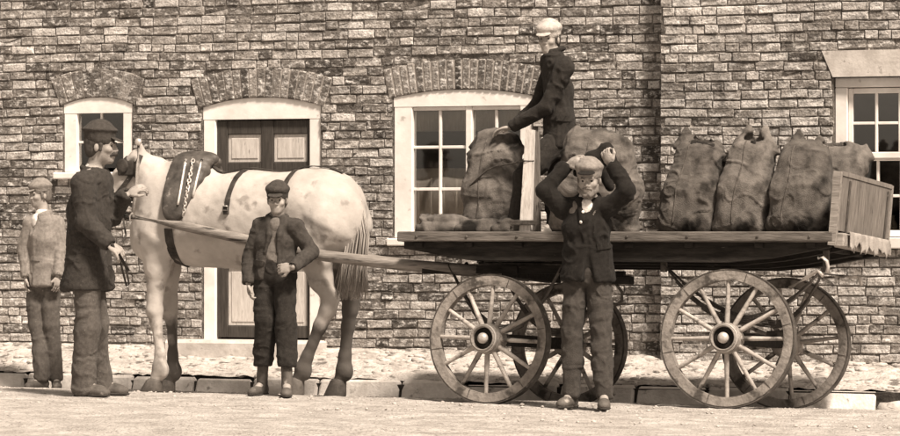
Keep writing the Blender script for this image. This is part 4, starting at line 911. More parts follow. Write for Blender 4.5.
# ------------------------------------------------------------------ harness (lies on the horse)
HB = BVHTree.FromPolygons([Vector(p) for p in HV], [tuple(map(int, q)) for q in HQ])
def around(u, vc, a0, a1, n=26, off=0.004, du=0.0):
    """points on the horse's skin in the upright plane at u, from angle a0 to a1 (0 = top, negative = near side)"""
    c = Vector(H(u, vc)); P = []; Nn = []
    for i in range(n):
        t = rad(a0 + (a1 - a0) * i / (n - 1)); d = Vector((du * math.sin(abs(t)), math.sin(t), math.cos(t))).normalized(); h = HB.ray_cast(c + d * 1.0, -d)
        if h[0]: P.append(h[0] + d * off); Nn.append(h[1] if h[1].dot(d) > 0 else d)
    return P, Nn
def strap(nm, P, Nn, w, parent, m='leather', t=0.006): return MB().ribbon(P, Nn, w, t).build(nm, M[m], parent, parent.location)
sd_ = empty('cart_saddle', Vector(H(192, 170))); tag(sd_, 'dark padded leather cart saddle with chain on the withers of the horse', 'saddle')
F_ = Field(0.03)
for s_ in (-1, 1):
    P, Nn = around(197, 222, 0, s_ * 84, 12, 0.0); prev = None
    for i, (p, q) in enumerate(zip(P, Nn)):
        t = i / 11; hw = 0.150 * (1 - 0.58 * t); th = 0.046 * (1 - 0.30 * t); c = A(p) + A(q) * 0.02 + A((-0.055 * t, 0, 0))
        if prev is not None: F_.ecap(prev[0], c, prev[1], (hw, th), (1, 0, 0), p=2.6)
        prev = (c, (hw, th))
t0 = H(178, 160); F_.cap(H(184, 163, -.08), H(184, 163, .08), 0.030).cap(H(206, 172, -.10), H(206, 172, .10), 0.030)
skin('pad', F_, 0.011, M['leather_hi'], sd_, dict(amp=0.004, freq=(12, 12, 12), seed=3, ridge=False))
SB = BVHTree.FromObject(sd_.children[0], bpy.context.evaluated_depsgraph_get()) if False else None
me_ = sd_.children[0].data; SB = BVHTree.FromPolygons([v.co + sd_.location for v in me_.vertices], [tuple(p.vertices) for p in me_.polygons])
def on_saddle(u0, u1, v0, v1, n=14):
    P, Nn = [], []
    for i in range(n):
        t = i / (n - 1); q = px(u0 + (u1 - u0) * t, v0 + (v1 - v0) * t, YH - 1.2); d = (q - CAM).normalized(); h = SB.ray_cast(q, d)
        if h[0]: P.append(h[0] + h[1] * 0.004); Nn.append(h[1])
    return P, Nn
P, Nn = on_saddle(186, 178, 160, 205); 
if len(P) > 3: MB().tube(P, 0.010, 6).build('front_rim', M['brass'], sd_, sd_.location, True)
P, Nn = on_saddle(202, 189, 160, 208)
if len(P) > 3: MB().tube(P, 0.010, 6).build('rear_rim', M['brass'], sd_, sd_.location, True)
P, Nn = on_saddle(194, 182, 160, 222, 20)
def chain_links(P, parent, r=0.022, w=0.006):
    P = [Vector(p) for p in P]
    for i in range(len(P) - 1):
        a, b = P[i], P[i + 1]; d = (b - a); L = d.length; d.normalize(); n_ = Vector((0, 0, 1)) if abs(d.z) < .9 else Vector((1, 0, 0)); n_ = d.cross(n_).normalized()
        if i % 2: n_ = d.cross(n_)
        c = (a + b) / 2; Q = [c + d * math.cos(t) * L * 0.68 + n_ * math.sin(t) * L * 0.38 for t in (2 * math.pi * k / 10 for k in range(11))]
        MB().tube(Q, w, 5).build('chain_link', M['iron_pale'], parent, parent.location, True)
if len(P) > 3: chain_links([p + Vector((0, -0.012, 0)) for p in P], sd_)
hs_ = empty('harness', Vector(H(250, 175))); tag(hs_, 'dark leather harness straps over the back and round the belly of the horse', 'harness')
P, Nn = around(184, 225, -96, -180, 22, 0.004); strap('girth', P, Nn, 0.075, hs_)
P, Nn = around(184, 225, 180, 80, 18, 0.004); strap('girth', P, Nn, 0.075, hs_)
for u, e in ((249, -72), (301, -62)):
    P, Nn = around(u, 222, 0, e, 16, 0.004, -0.10); strap('hip_strap', P, Nn, 0.040, hs_); p = P[-1]
    MB().box(p + Vector((-0.022, -0.022, -0.05)), p + Vector((0.022, -0.002, 0.01)), 0.005).build('buckle', M['leather'], hs_, hs_.location)
    MB().tube([p + Vector((-.018, -.028, -.02)), p + Vector((.018, -.028, -.02)), p + Vector((.018, -.028, 0.01)), p + Vector((-.018, -.028, 0.01)), p + Vector((-.018, -.028, -.02))], 0.004, 5).build('buckle_ring', M['brass'], hs_, hs_.location, True)
    P, Nn = around(u, 222, 0, -e, 16, 0.004, -0.10); strap('hip_strap', P, Nn, 0.040, hs_)
P, Nn = [], []
for i in range(30):
    u = 210 + (344 - 210) * i / 29; c = Vector(H(u, 215)); h = HB.ray_cast(c + Vector((0, -0.02, 1)), Vector((0, 0, -1)))
    if h[0]: P.append(h[0] + Vector((0, 0, 0.008))); Nn.append(h[1])
strap('crupper', P, Nn, 0.045, hs_)
# bridle
br = empty('bridle', Vector(H(130, 170))); tag(br, 'dark leather bridle with blinkers on the head of the horse', 'bridle')
def hring(a, b, wv, nm, w=0.03):
    """strap round the head between two profile pixels"""
    c = (Vector(H(*a)) + Vector(H(*b))) / 2; e = (Vector(H(*b)) - Vector(H(*a))) * 0.5; P, Nn = [], []; sdv = Vector((0, 1, 0))
    for i in range(25):
        t = 2 * math.pi * i / 24; d = (e.normalized() * math.cos(t) + sdv * math.sin(t)); h = HB.ray_cast(c + d * 0.4, -d)
        if h[0]: P.append(h[0] + d * 0.003); Nn.append(d)
    if len(P) > 3: MB().ribbon(P, Nn, w, 0.006).build(nm, M['leather'], br, br.location)
hring((108, 188, -.06), (122, 197, -.06), 0, 'noseband'); hring((128, 160, -.03), (143, 178, -.03), 0, 'browband', 0.035)
def hline(pts, nm, w=0.026):
    P, Nn = [], []
    for u, v in pts:
        q = px(u, v, YH - 0.6); d = (px(u, v, YH) - q).normalized(); h = HB.ray_cast(q, d)
        if h[0]: P.append(h[0] - d * 0.006); Nn.append(-d)
    if len(P) > 2: MB().ribbon(P, Nn, w, 0.006).build(nm, M['leather'], br, br.location)
hline([(141, 155), (138, 163), (133, 172), (128, 180), (122, 188), (116, 195)], 'cheek_strap', 0.035); hline([(140, 156), (137, 162), (133, 166)], 'crown_strap')
F_ = Field(0.005); F_.box(H(126, 168, -0.14), (0.062, 0.006, 0.055), np.array([nz((0.96, 0.25, 0)), nz((-0.25, 0.96, 0)), A((0, 0, 1))]), 0.005).ell(H(122, 166, -0.155), (0.05, 0.010, 0.055))
skin('blinker', F_, 0.006, M['leather'], br)
MB().lathe(Vector(H(138.5, 142, -0.16)), (0, -1, 0.2), [(0.028, 0), (0.024, 0.014), (0.010, 0.022)], 14).build('rosette', M['brass'], br, br.location, True)
MB().tube([H(138.5, 143, -.15), H(138, 165, -.17), H(136, 190, -.19), H(133, 214, -.22)], 0.013, 6).build('bearing_rein', M['sack_pale'], br, br.location, True)

# ------------------------------------------------------------------ people
def frame(f, up):
    f = nz(f); up = A(up); s = nz(np.cross(f, up)); up = np.cross(s, f); return s, f, up      # right, forward, up
def head_into(F_, c, f, up, S):
    s, f, u = frame(f, up); c = A(c); Mx = np.array([s, f, u]); P = lambda x, y, z: c + (s * x + f * y + u * z) * S
    F_.ell(P(0, -.012, .028), A((.076, .096, .088)) * S, Mx, 0.02).ell(P(0, .034, -.034), A((.058, .060, .084)) * S, Mx, 0.025).ell(P(0, .066, -.090), A((.030, .026, .026)) * S, Mx, 0.02)
    F_.cap(P(-.034, .083, .020), P(.034, .083, .020), .012 * S, None, 0.012)
    for e in (-1, 1):
        F_.ell(P(.040 * e, .062, -.024), A((.024, .026, .022)) * S, Mx, 0.015).ell(P(.032 * e, .102, .002), A((.017, .020, .013)) * S, Mx, 0.010, True)
        F_.ell(P(.077 * e, -.008, -.012), A((.010, .017, .028)) * S, Mx, 0.006)
    F_.cap(P(0, .092, .012), P(0, .108, -.026), .0075 * S, .0115 * S, 0.010).cap(P(-.012, .098, -.032), P(.012, .098, -.032), .010 * S, None, 0.006)
    F_.cap(P(-.018, .089, -.056), P(.018, .089, -.056), .009 * S, None, 0.006).cap(P(-.016, .086, -.070), P(.016, .086, -.070), .009 * S, None, 0.006)
    return P, Mx
def hand_into(F_, w_, d, n, thumb, S, curl=0.35, root=True):
    """palm, four fingers, thumb; d along the fingers, n = way the fingers curl, thumb = +1 / -1 side"""
    d = nz(d); n = A(n); n = nz(n - d * (n @ d)); s = np.cross(d, n) * thumb; w_ = A(w_)
    F_.ell(w_ + d * 0.050 * S, A((0.052, 0.042, 0.018)) * S, np.array([d, s, n]), 0.012)
    for i, (o, L) in enumerate(((-.031, .060), (-.011, .074), (.011, .080), (.031, .072))):
        p = w_ + (d * 0.086 + s * o) * S; a = curl * (0.8 + 0.12 * i); dd = d; r = 0.0088 * S; pp = [p - d * 0.03 * S]; rr = [r]
        for k, fr_ in enumerate((0.45, 0.32, 0.26)):
            a_ = a * (k + 1); dd = d * math.cos(a_) + n * math.sin(a_); pp.append(p); rr.append(r * (1 - .07 * k)); p = p + dd * L * fr_ * S
        pp.append(p); rr.append(r * 0.75); F_.chain(pp, rr, 0.003)
    t0 = w_ + (d * 0.03 + s * 0.030) * S; t1 = t0 + (d * 0.030 + s * 0.026 + n * 0.012) * S; t2 = t1 + (d * 0.030 + s * 0.004 + n * 0.012) * S
    F_.chain([t0, t1, t2], [0.013 * S, 0.0105 * S, 0.008 * S], 0.006)
def person(label, Y0, S, J, D, C, O):
    """J pixels of joints (u, v, dy); D directions; C materials; O options. a = towards picture left, b = towards picture right"""
    def p(k):
        u, v, dy = J[k]; return A(px(u, v, Y0 + dy))
    def gnd(k):
        u, dy = J[k]; q = px(u, 395, Y0 + dy); z = O['floor'](q.x, q.y) if 'floor' in O else G(q.x, q.y); return A((q.x, q.y, z))
    ft = {k: gnd('f' + k) for k in 'ab'}; an = {k: ft[k] + A((0, 0, 0.095 * S)) for k in 'ab'}
    base = (ft['a'] + ft['b']) / 2; root = empty('person', Vector(base)); tag(root, label, 'person')
    hc, nk = p('head'), p('neck'); sh = {k: p('s' + k) for k in 'ab'}; el = {k: p('e' + k) for k in 'ab'}; wr = {k: p('w' + k) for k in 'ab'}; hp = {k: p('h' + k) for k in 'ab'}; kn = {k: p('k' + k) for k in 'ab'}
    tf = nz(D['torso']); side = nz(np.cross(tf, (0, 0, 1))); hm = (hp['a'] + hp['b']) / 2; smid = (sh['a'] + sh['b']) / 2; chest = smid * 0.68 + hm * 0.32; waist = smid * 0.32 + hm * 0.68
    cw_, cd_ = O.get('chest', (0.150, 0.098)); 
    # --- body: one continuous surface
    F_ = Field(0.02 * S); P, Mx = head_into(F_, hc, D['head'], D.get('hup', (0, 0, 1)), S)
    F_.cap(P(0, -.02, -.07), nk, .052 * S, .058 * S, 0.03).ecap(nk - A((0, 0, .05 * S)), waist, (cw_ * .84 * S, cd_ * .82 * S), (cw_ * .78 * S, cd_ * .78 * S), side).ecap(waist, hm, (cw_ * .78 * S, cd_ * .78 * S), (.13 * S, .09 * S), side)
    for k in 'ab':
        F_.cap(nk - A((0, 0, .04 * S)), sh[k], .05 * S, .045 * S).chain([sh[k], el[k], wr[k]], [.044 * S, .036 * S, .027 * S])
        F_.chain([hp[k], kn[k], an[k]], [.072 * S, .05 * S, .036 * S]).cap(an[k], an[k] + nz(D['t' + k]) * .1 * S - A((0, 0, .05 * S)), .036 * S, .025 * S)
        hd = D['hand' + k]; hand_into(F_, wr[k] + nz(hd[0]) * 0.01 * S, hd[0], hd[1], hd[2], S * 1.02, hd[3])
    skin('body', F_, 0.0055 if S > 0.9 else 0.005, C['skin'], root)
    # --- eyes, hair
    for e in (-1, 1):
        V_ = MB(); c = P(.031 * e, .079, .003); V_.lathe(Vector(c), Vector(Mx[1]), [(.004 * S, -.006 * S), (.0095 * S, -.003 * S), (.0095 * S, .001 * S), (.006 * S, .005 * S), (.001 * S, .0062 * S)], 10); V_.build('eye', M['eye'], root, root.location, True)
    F_ = Field(0.012); F_.ell(P(0, -.024, .026), A((.083, .094, .092)) * S, Mx).ell(P(0, -.05, -.02), A((.074, .062, .07)) * S, Mx).box(P(0, .105, -.05), A((.12, .085, .118)) * S, Mx, 0.02, 0.01, True).box(P(0, .0, -.155), A((.12, .12, .07)) * S, Mx, 0.02, 0.01, True)
    for e in (-1, 1): F_.cap(P(.072 * e, .022, .01), P(.070 * e, .018, -.03), .012 * S, .008 * S)
    skin('hair', F_, 0.006, C['hair'], root, dict(amp=0.003, freq=(30, 30, 12), seed=4))
    F_ = Field(0.004)
    for e in (-1, 1): F_.chain([P(.014 * e, .098, .018), P(.032 * e, .094, .024), P(.048 * e, .080, .018)], [.0035 * S, .0042 * S, .003 * S])
    skin('eyebrows', F_, 0.0035, C['hair'], root)
    if O.get('moustache'):
        F_ = Field(0.006)
        for e in (-1, 1): F_.chain([P(0, .102, -.044), P(.018 * e, .098, -.050), P(.034 * e, .080, -.060)], [.012 * S, .014 * S, .008 * S])
        skin('moustache', F_, 0.004, C['hair'], root, dict(amp=0.002, freq=(40, 40, 40), seed=1))
    if O.get('beard'):
        F_ = Field(0.010); F_.ell(P(0, .048, -.082), A((.056, .046, .040)) * S, Mx)
        for e in (-1, 1): F_.chain([P(.062 * e, .02, -.035), P(.056 * e, .04, -.07), P(.02 * e, .085, -.098)], [.012 * S, .017 * S, .016 * S]).cap(P(0, .1, -.045), P(.028 * e, .088, -.054), .010 * S, .008 * S)
        F_.ell(P(0, .092, -.062), A((.017, .02, .007)) * S, Mx, 0.005, True)
        skin('beard', F_, 0.0045, C['hair'], root, dict(amp=0.003, freq=(40, 40, 25), seed=1))
    # --- cap
    ca = O.get('cap', 'flat'); F_ = Field(0.010); tl = O.get('captilt', 0.0)
    s_, f_, u_ = Mx; f2 = f_ * math.cos(tl) + u_ * math.sin(tl); u2 = u_ * math.cos(tl) - f_ * math.sin(tl); M2 = np.array([s_, f2, u2]); o_ = P(0, -.01, .04); PC = lambda x, y, z: o_ + (s_ * x + f2 * y + u2 * z) * S
    if ca == 'peaked':
        F_.ecap(PC(0, 0, .012), PC(0, -.002, .045), (.090 * S, .104 * S), (.092 * S, .106 * S), s_, 0.01).ell(PC(0, -.004, .066), A((.104, .120, .026)) * S, M2, 0.018)
    else:
        F_.ecap(PC(0, 0, .010), PC(0, -.002, .038), (.089 * S, .104 * S), (.090 * S, .104 * S), s_, 0.01).ell(PC(0, .0, .052), A((.101, .114, .040)) * S, M2, 0.02).ell(PC(0, .055, .040), A((.075, .062, .026)) * S, M2, 0.02)
    F_.ell(PC(0, -.01, -.012), A((.081, .095, .055)) * S, M2, 0.004, True)
    cpo = skin('cap', F_, 0.0055, C['cap'], root, dict(amp=0.0035, freq=(18, 18, 18), seed=5))
    F_ = Field(0.006); F_.ell(PC(0, .118, .006), A((.064, .046, .0075)) * S, np.array([s_, nz(f2 - u2 * 0.38), nz(u2 + f2 * 0.38)]), 0.004); skin('peak', F_, 0.0045, C.get('peak', C['cap']), cpo) if False else None
    V, Q = F_.mesh(0.0045); mesh_obj('cap_peak', V, Q, C.get('peak', C['cap']), root, root.location, True)
    # --- shirt / waistcoat, under the coat
    if O.get('open') is not None:
        F_ = Field(0.03); F_.ecap(smid - A((0, 0, .02 * S)), waist, (cw_ * .96 * S, cd_ * 1.02 * S), (cw_ * .90 * S, cd_ * .98 * S), side).ecap(waist, hm + A((0, 0, .03 * S)), (cw_ * .90 * S, cd_ * .98 * S), (cw_ * .92 * S, cd_ * .99 * S), side)
        wc = skin('waistcoat', F_, 0.011, C['waistcoat'], root, dict(amp=0.012, freq=(7, 7, 12), seed=7))
        F_ = Field(0.012); F_.ecap(nk + A((0, 0, .012 * S)), nk - A((0, 0, .03 * S)), (.066 * S, .064 * S), (.075 * S, .072 * S), side).ell(nk + tf * .075 * S - A((0, 0, .06 * S)), A((.05, .035, .07)) * S, np.array([side, tf, A((0, 0, 1))])); skin('shirt', F_, 0.007, C['shirt'], root, dict(amp=0.004, freq=(20, 20, 20), seed=8))
    # --- trousers
    tr = O.get('leg', (.092, .078, .076)); ln = O.get('hem', 1.0); F_ = Field(0.03 * S)
    F_.ecap(waist, hm, (cw_ * .95 * S, cd_ * .98 * S), (.148 * S, .108 * S), side)
    for k in 'ab':
        e = kn[k] + (an[k] - kn[k]) * ln - A((0, 0, .02 * S * (ln == 1.0))); mid = (kn[k] + e) / 2 + nz(D['t' + k]) * -.012 * S
        F_.chain([hp[k], hp[k] * .45 + kn[k] * .55, kn[k], mid, e], [tr[0] * S, tr[0] * .96 * S, tr[1] * S, tr[1] * .97 * S, tr[2] * S], 0.02 * S)
        F_.box(e - A((0, 0, .095 * S)), A((.16, .16, .06)) * S, None, 0.004, 0.006, True) if ln < 1 else F_.box(e - A((0, 0, .115 * S)), A((.14, .14, .06)) * S, None, 0.004, 0.006, True)
    skin('trousers', F_, 0.0085, C['trousers'], root, [dict(amp=0.013 * S, freq=(10, 10, 3.2), seed=O['seed'] + 1), dict(amp=0.014 * S, freq=(3.5, 3.5, 10), seed=O['seed'] + 2)])
    # --- boots
    for k in 'ab':
        t = nz(D['t' + k]); z0 = ft[k][2] + 0.004; sdv = np.cross(t, (0, 0, 1)); F_ = Field(0.025 * S); a_ = an[k]; top = a_ + (kn[k] - a_) * O.get('boot', 0.15)
        F_.cap(top, a_, .047 * S, .046 * S).ell(a_ - t * .018 * S - A((0, 0, .045 * S)), A((.058, .042, .052)) * S, np.array([t, sdv, A((0, 0, 1))])).ell(ft[k] + t * .075 * S + A((0, 0, .040 * S)), A((.085, .044, .044)) * S, np.array([t, sdv, A((0, 0, 1))])).ell(ft[k] + t * .135 * S + A((0, 0, .032 * S)), A((.055, .045, .034)) * S, np.array([t, sdv, A((0, 0, 1))]))
        V, Q = F_.mesh(0.0065); V = crease(V, Q, 0.003, (18, 18, 26), 3); V[:, 2] = np.maximum(V[:, 2], z0)
        bo = mesh_obj('boot', V, Q, C['boot'], root, root.location, True)
        F_ = Field(0.004); F_.ell(ft[k] + t * .100 * S + A((0, 0, .012 * S)), A((.098, .050, .014)) * S, np.array([t, sdv, A((0, 0, 1))])).ell(ft[k] - t * .028 * S + A((0, 0, .014 * S)), A((.046, .043, .020)) * S, np.array([t, sdv, A((0, 0, 1))])); V, Q = F_.mesh(0.006); V[:, 2] = np.maximum(V[:, 2], ft[k][2] + 0.001)
        mesh_obj('boot_sole', V, Q, M['sock'], root, root.location, True)
    # --- coat
    F_ = Field(0.035 * S); hem = hm + A((0, 0, O.get('coat_hem', -0.10) * S)) + tf * O.get('hemfwd', 0) * S; fl = O.get('flare', 1.12)
    F_.ecap(nk - A((0, 0, .075 * S)), chest, (cw_ * .92 * S, cd_ * S), (cw_ * 1.10 * S, cd_ * 1.14 * S), side).ecap(chest, waist, (cw_ * 1.10 * S, cd_ * 1.14 * S), (cw_ * 1.06 * S, cd_ * 1.14 * S), side).ecap(waist, hem, (cw_ * 1.06 * S, cd_ * 1.14 * S), (cw_ * fl * S, cd_ * fl * 1.12 * S), side)
    F_.box(hem - A((0, 0, .16 * S)), A((.40, .40, .13)) * S, None, 0.01, 0.008, True)
    sl_r = O.get('sleeve', (.068, .058, .048))
    for k in 'ab': F_.cap(nk - A((0, 0, .045 * S)), sh[k], .062 * S, .066 * S)
    gp = O.get('open')
    if gp:
        up_ = A((0, 0, 1)); fr0 = nk + tf * cd_ * 1.35 * S - A((0, 0, .01)); fr1 = waist + tf * cd_ * 1.35 * S + side * O.get('off', 0) * S; fr2 = hem + tf * cd_ * 1.40 * S + side * O.get('off', 0) * S - A((0, 0, .1 * S))
        F_.chain([fr0, (fr0 + fr1) / 2, fr1, fr2], [gp[0] * S, gp[1] * S, gp[2] * S, gp[3] * S], 0.012, True)
    for k in 'ab':
        cu = wr[k] - (wr[k] - el[k]) * 0.04; F_.chain([sh[k], el[k], cu], [sl_r[0] * S, sl_r[1] * S, sl_r[2] * S], 0.022 * S)
        hd_ = nz(wr[k] - el[k]); F_.cap(cu + hd_ * 0.012 * S, cu + hd_ * 0.10 * S, .036 * S, .040 * S, 0.006, True)
    # collar and lapels
    for t in range(10):
        q0 = math.pi * (0.25 + 1.5 * t / 10); q1 = math.pi * (0.25 + 1.5 * (t + 1) / 10); rr = .076 * S
        R_ = lambda q: nk + A((0, 0, .012 * S)) + tf * math.cos(q) * rr * 1.0 + side * math.sin(q) * rr * 1.05 + A((0, 0, 1)) * (-.02 * math.cos(q)) * S
        F_.cap(R_(q0), R_(q1), .016 * S, None, 0.012)
    if gp:
        for e in (-1, 1):
            a_ = nk + tf * .055 * S + side * e * .058 * S - A((0, 0, .0)); m_ = chest + tf * cd_ * 1.13 * S + side * e * (gp[1] * .9) * S + A((0, 0, .06 * S)); b_ = waist * .6 + chest * .4 + tf * cd_ * 1.12 * S + side * (e * gp[2] * .9 + O.get('off', 0)) * S
            F_.chain([a_, m_, b_], [.020 * S, .020 * S, .010 * S], 0.012)
    coat = skin('jacket', F_, 0.0085, C['coat'], root, [dict(amp=0.015 * S, freq=(9, 9, 4), seed=O['seed']), dict(amp=0.013 * S, freq=(4, 4, 9), seed=O['seed'] + 50)])
    bvj = BVHTree.FromPolygons([x.co + root.location for x in coat.data.vertices], [tuple(q.vertices) for q in coat.data.polygons])
    for pts in O.get('pockets', ()):             # pocket flaps sewn on the jacket
        K = []
        for (ua, va), (ub, vb) in zip(pts, pts[1:]):
            for i in range(6):
                t = i / 6; o = px(ua + (ub - ua) * t, va + (vb - va) * t, Y0 - 0.8); d = (o - CAM).normalized(); h = bvj.ray_cast(o, d)
                if h[0]: K.append((h[0] + h[1] * 0.002, h[1]))
        if len(K) > 3:
            Pk = [k[0] for k in K]; Nk = [k[1] for k in K]; MB().ribbon(Pk, Nk, 0.045 * S, 0.006).build('pocket_flap', C['coat'], coat, root.location)
    for i, (u, v) in enumerate(O.get('buttons', ())):
        cm = coat.data; bv = BVHTree.FromPolygons([x.co + root.location for x in cm.vertices], [tuple(q.vertices) for q in cm.polygons]); o = px(u, v, Y0 - 0.8); d = (o - CAM).normalized(); h = bv.ray_cast(o, d)
        if h[0]: MB().lathe(h[0] + h[1] * 0.001, h[1], [(0.011, 0), (0.011, 0.004), (0.006, 0.007)], 10).build('button', M['button'], coat, root.location, True)
    return root, dict(wr=wr, P=P, hc=hc)
L_, R_, UP, DN, TO, AW = (-1, 0, 0), (1, 0, 0), (0, 0, 1), (0, 0, -1), (0.26, -0.97, 0), (-0.26, 0.97, 0)   # TO = towards the camera
# tall man at the horse's head, in profile to the right
person('tall moustached man in peaked cap and long brown jacket at the head of the horse', -3.2, 1.06,
    dict(head=(101, 146, 0), neck=(94, 172, 0), sa=(84, 184, -.17), sb=(97, 184, .17), ea=(86, 222, -.21), eb=(110, 216, .16), wa=(108, 243, -.20), wb=(126, 196, .10),
         ha=(87, 268, -.09), hb=(90, 268, .09), ka=(88, 328, -.09), kb=(96, 328, .09), fa=(84, -.07), fb=(101, .16)),
    dict(head=(0.98, 0.17, -0.04), torso=(0.97, 0.12, 0), ta=(0.96, -0.05, 0), tb=(0.95, 0.2, 0), handa=((0.8, -0.1, -0.55), (0.45, 0.1, -0.9), 1, 0.55), handb=((0.75, 0.3, 0.5), (0.3, 0.7, -0.5), -1, 0.6)),
    dict(skin=M['skin'], hair=M['hair'], cap=M['cap_dark'], waistcoat=M['waistcoat'], shirt=M['shirt'], trousers=M['trouser_grey'], boot=M['boot'], coat=M['coat_brown']),
    dict(seed=1, pockets=(((80, 250), (97, 254)),), moustache=True, cap='peaked', open=(.05, .045, .035, .05), chest=(.165, .118), coat_hem=-0.115, flare=1.26, leg=(.090, .080, .080), hemfwd=-0.005, sleeve=(.078, .066, .055)))
# blurred boy in the light jacket, farther back by the kerb
person('boy in light jacket standing by the kerb behind the tall man', -1.28, 0.80,
    dict(head=(40, 195, 0), neck=(42, 215, 0), sa=(29, 223, -.03), sb=(57, 223, .03), ea=(24, 250, -.02), eb=(61, 250, .0), wa=(26, 276, -.06), wb=(58, 275, -.08),
         ha=(36, 283, 0), hb=(50, 283, 0), ka=(37, 325, -.02), kb=(51, 325, .0), fa=(42, -.05), fb=(56, .05)),
    dict(head=(-0.55, -0.83, -0.05), torso=(-0.45, -0.85, 0), ta=(-0.5, -0.8, 0), tb=(0.5, -0.8, 0), handa=((0, -.1, -1), (0.8, 0.5, 0), 1, 0.4), handb=((0, -.1, -1), (-0.8, 0.5, 0), -1, 0.4)),
    dict(skin=M['skin'], hair=M['hair_mid'], cap=M['coat_pale'], waistcoat=M['waistcoat'], shirt=M['shirt'], trousers=M['trouser_grey'], boot=M['boot'], coat=M['coat_pale']),
    dict(seed=5, pockets=(((32, 258), (42, 259)),), cap='flat', open=(.035, .02, .012, .03), coat_hem=0.0, flare=1.2, leg=(.088, .075, .072), hem=0.97, floor=lambda x, y: max(G(x, y), 0.05) if y > KY - 0.02 else G(x, y)))
# boy in front of the horse
person('boy in dark jacket and cap standing in front of the horse with hand at belt', -2.52, 0.86,
    dict(head=(277.5, 200, -.02), neck=(277, 218, 0), sa=(260.5, 227, .0), sb=(295, 227, .0), ea=(250, 257, -.01), eb=(312, 252, .06), wa=(248.5, 282, -.06), wb=(293, 267, -.15),
         ha=(265, 274, 0), hb=(285, 274, 0), ka=(265, 320, -.03), kb=(286, 320, -.03), fa=(262, .06), fb=(287, -.05)),
    dict(head=(0.24, -0.97, -0.06), torso=(0.22, -0.97, 0), ta=(-0.15, -0.98, 0), tb=(0.35, -0.93, 0), handa=((0.12, -.1, -1), (0.8, 0.3, 0), 1, 0.45), handb=((-0.95, -.1, -0.1), (0.1, 0.9, -0.2), 1, 0.5)),
    dict(skin=M['skin'], hair=M['hair_mid'], cap=M['cap_dark'], waistcoat=M['coat_flap'], shirt=M['coat_flap'], trousers=M['trouser_dark'], boot=M['boot'], coat=M['coat_boy']),
    dict(seed=2, pockets=(((255, 262), (266, 264)),), cap='flat', open=(.045, .050, .055, .10), off=.02, coat_hem=-0.02, flare=1.18, leg=(.092, .085, .084), hem=0.66, boot=0.45))
# man with raised arms, sack on his back
person('bearded coal man in short dark jacket holding the sack over his shoulders', -2.93, 0.95,
    dict(head=(589, 180, -.06), neck=(588, 200, 0), sa=(564, 209, .0), sb=(609, 207, .0), ea=(545, 190, -.06), eb=(627, 190, -.04), wa=(566, 166, .02), wb=(613, 166, .0),
         ha=(577, 272, 0), hb=(599, 272, 0), ka=(572, 332, -.04), kb=(601, 332, -.03), fa=(571, -.05), fb=(604, -.10)),
    dict(head=(0.16, -0.97, -0.14), torso=(0.20, -0.98, 0), ta=(-0.12, -0.98, 0), tb=(0.30, -0.93, 0), handa=((0.85, -0.1, 0.42), (0.2, 0.75, -0.5), -1, 0.55), handb=((-0.55, 0.05, 0.8), (-0.1, 0.8, 0.5), -1, 0.6)),
    dict(skin=M['skin_soot'], hair=M['hair_mid'], cap=M['cap_grey'], waistcoat=M['coat_flap'], shirt=M['shirt'], trousers=M['trouser_soot'], boot=M['boot'], coat=M['coat_black'], peak=M['coat_black']),
    dict(seed=3, pockets=(((597, 247), (612, 245)),), beard=True, cap='flat', captilt=0.15, open=(.03, .010, .018, .06), off=-.02, coat_hem=-0.035, flare=1.30, leg=(.086, .072, .066), buttons=((585, 203), (583, 212), (581, 222)), hem=0.97, ffreq=(9, 9, 9)))
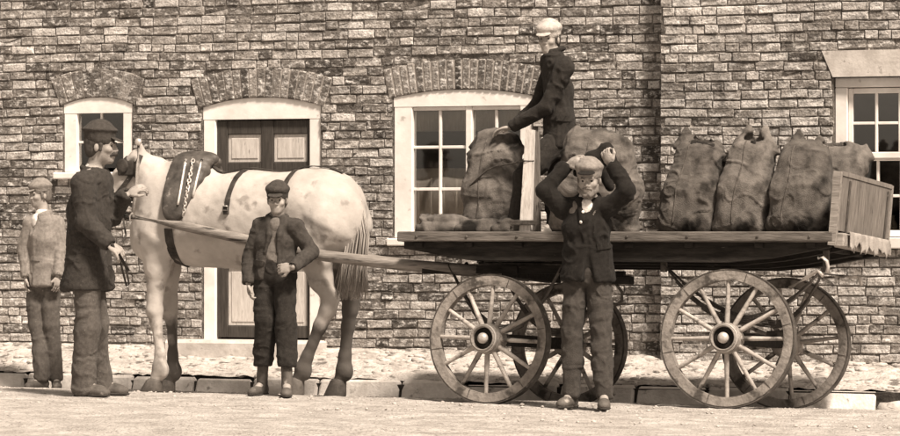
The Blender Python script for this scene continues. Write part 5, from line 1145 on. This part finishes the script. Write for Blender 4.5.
# lad on the cart
person('lad in cream cap and dark jacket standing on the cart with hand on sack', -2.02, 0.88,
    dict(head=(549, 39, -.02), neck=(553.5, 52.5, 0), sa=(553, 66, .14), sb=(565, 67, -.13), ea=(537, 106, .10), eb=(546, 107, -.17), wa=(512, 127, .05), wb=(513, 127, -.14),
         ha=(556, 142, -.08), hb=(562, 142, .07), ka=(523, 178, -.26), kb=(556, 186, .05), fa=(516, -.28), fb=(554, .05)),
    dict(head=(-0.08, -0.99, -0.06), torso=(-0.92, -0.32, 0), ta=(-0.9, -0.4, 0), tb=(-0.7, -0.7, 0), handa=((-0.95, -0.1, -0.2), (-0.1, 0.0, -1), 1, 0.3), handb=((-0.95, -0.1, -0.15), (-0.1, 0.0, -1), -1, 0.3)),
    dict(skin=M['skin'], hair=M['hair'], cap=M['cap_white'], waistcoat=M['coat_dark'], shirt=M['coat_flap'], trousers=M['trouser_dark'], boot=M['boot'], coat=M['coat_dark']),
    dict(seed=4, pockets=(((556, 118), (572, 119)),), cap='flat', captilt=-0.05, open=None, coat_hem=-0.02, flare=1.15, leg=(.095, .078, .070), floor=lambda x, y: (CM @ Vector((x - XC, y - YN, ZB))).z))

# ------------------------------------------------------------------ reins and whip at the tall man's hand
hp_ = px(118, 251, -3.40)
P = [Vector(H(110, 200, -.14)), px(122, 212, -2.6), px(126, 235, -3.0), hp_, px(126, 268, -3.36), px(129, 284, -3.34), px(126.5, 286, -3.34), px(122, 268, -3.38), px(117, 252, -3.42)]
tag(MB().tube(P, 0.008, 6).build('leading_rein', M['leather'], None, None, True), 'dark leather leading rein looped from the tall man\'s hand to the bridle', 'rein')
w0, w1 = px(112, 244, -3.43), px(129, 271, -3.40)
tag(MB().tube([w0, w0.lerp(w1, 0.4), w1], [0.013, 0.012, 0.009], 8).build('whip_stock', M['leather'], None, None, True), 'short dark whip stock gripped in the tall man\'s hand', 'whip')
# dark leather flap over the coal man's head
F_ = Field(0.03); q = lambda u, v, y: A(px(u, v, y))
F_.chain([q(577, 172, -2.83), q(592, 158, -2.80), q(606, 150, -2.76), q(613, 162, -2.80)], [0.03, 0.045, 0.04, 0.03]).chain([q(592, 158, -2.76), q(604, 172, -2.78), q(610, 188, -2.8)], [0.04, 0.04, 0.03])
V, Q = F_.mesh(0.009); V = crease(V, Q, 0.014, (8, 8, 12), 6); tag(mesh_obj('leather_flap', V, Q, M['coat_black'], None, None, True), 'black leather flap bunched between the coal man\'s cap and hand', 'flap')
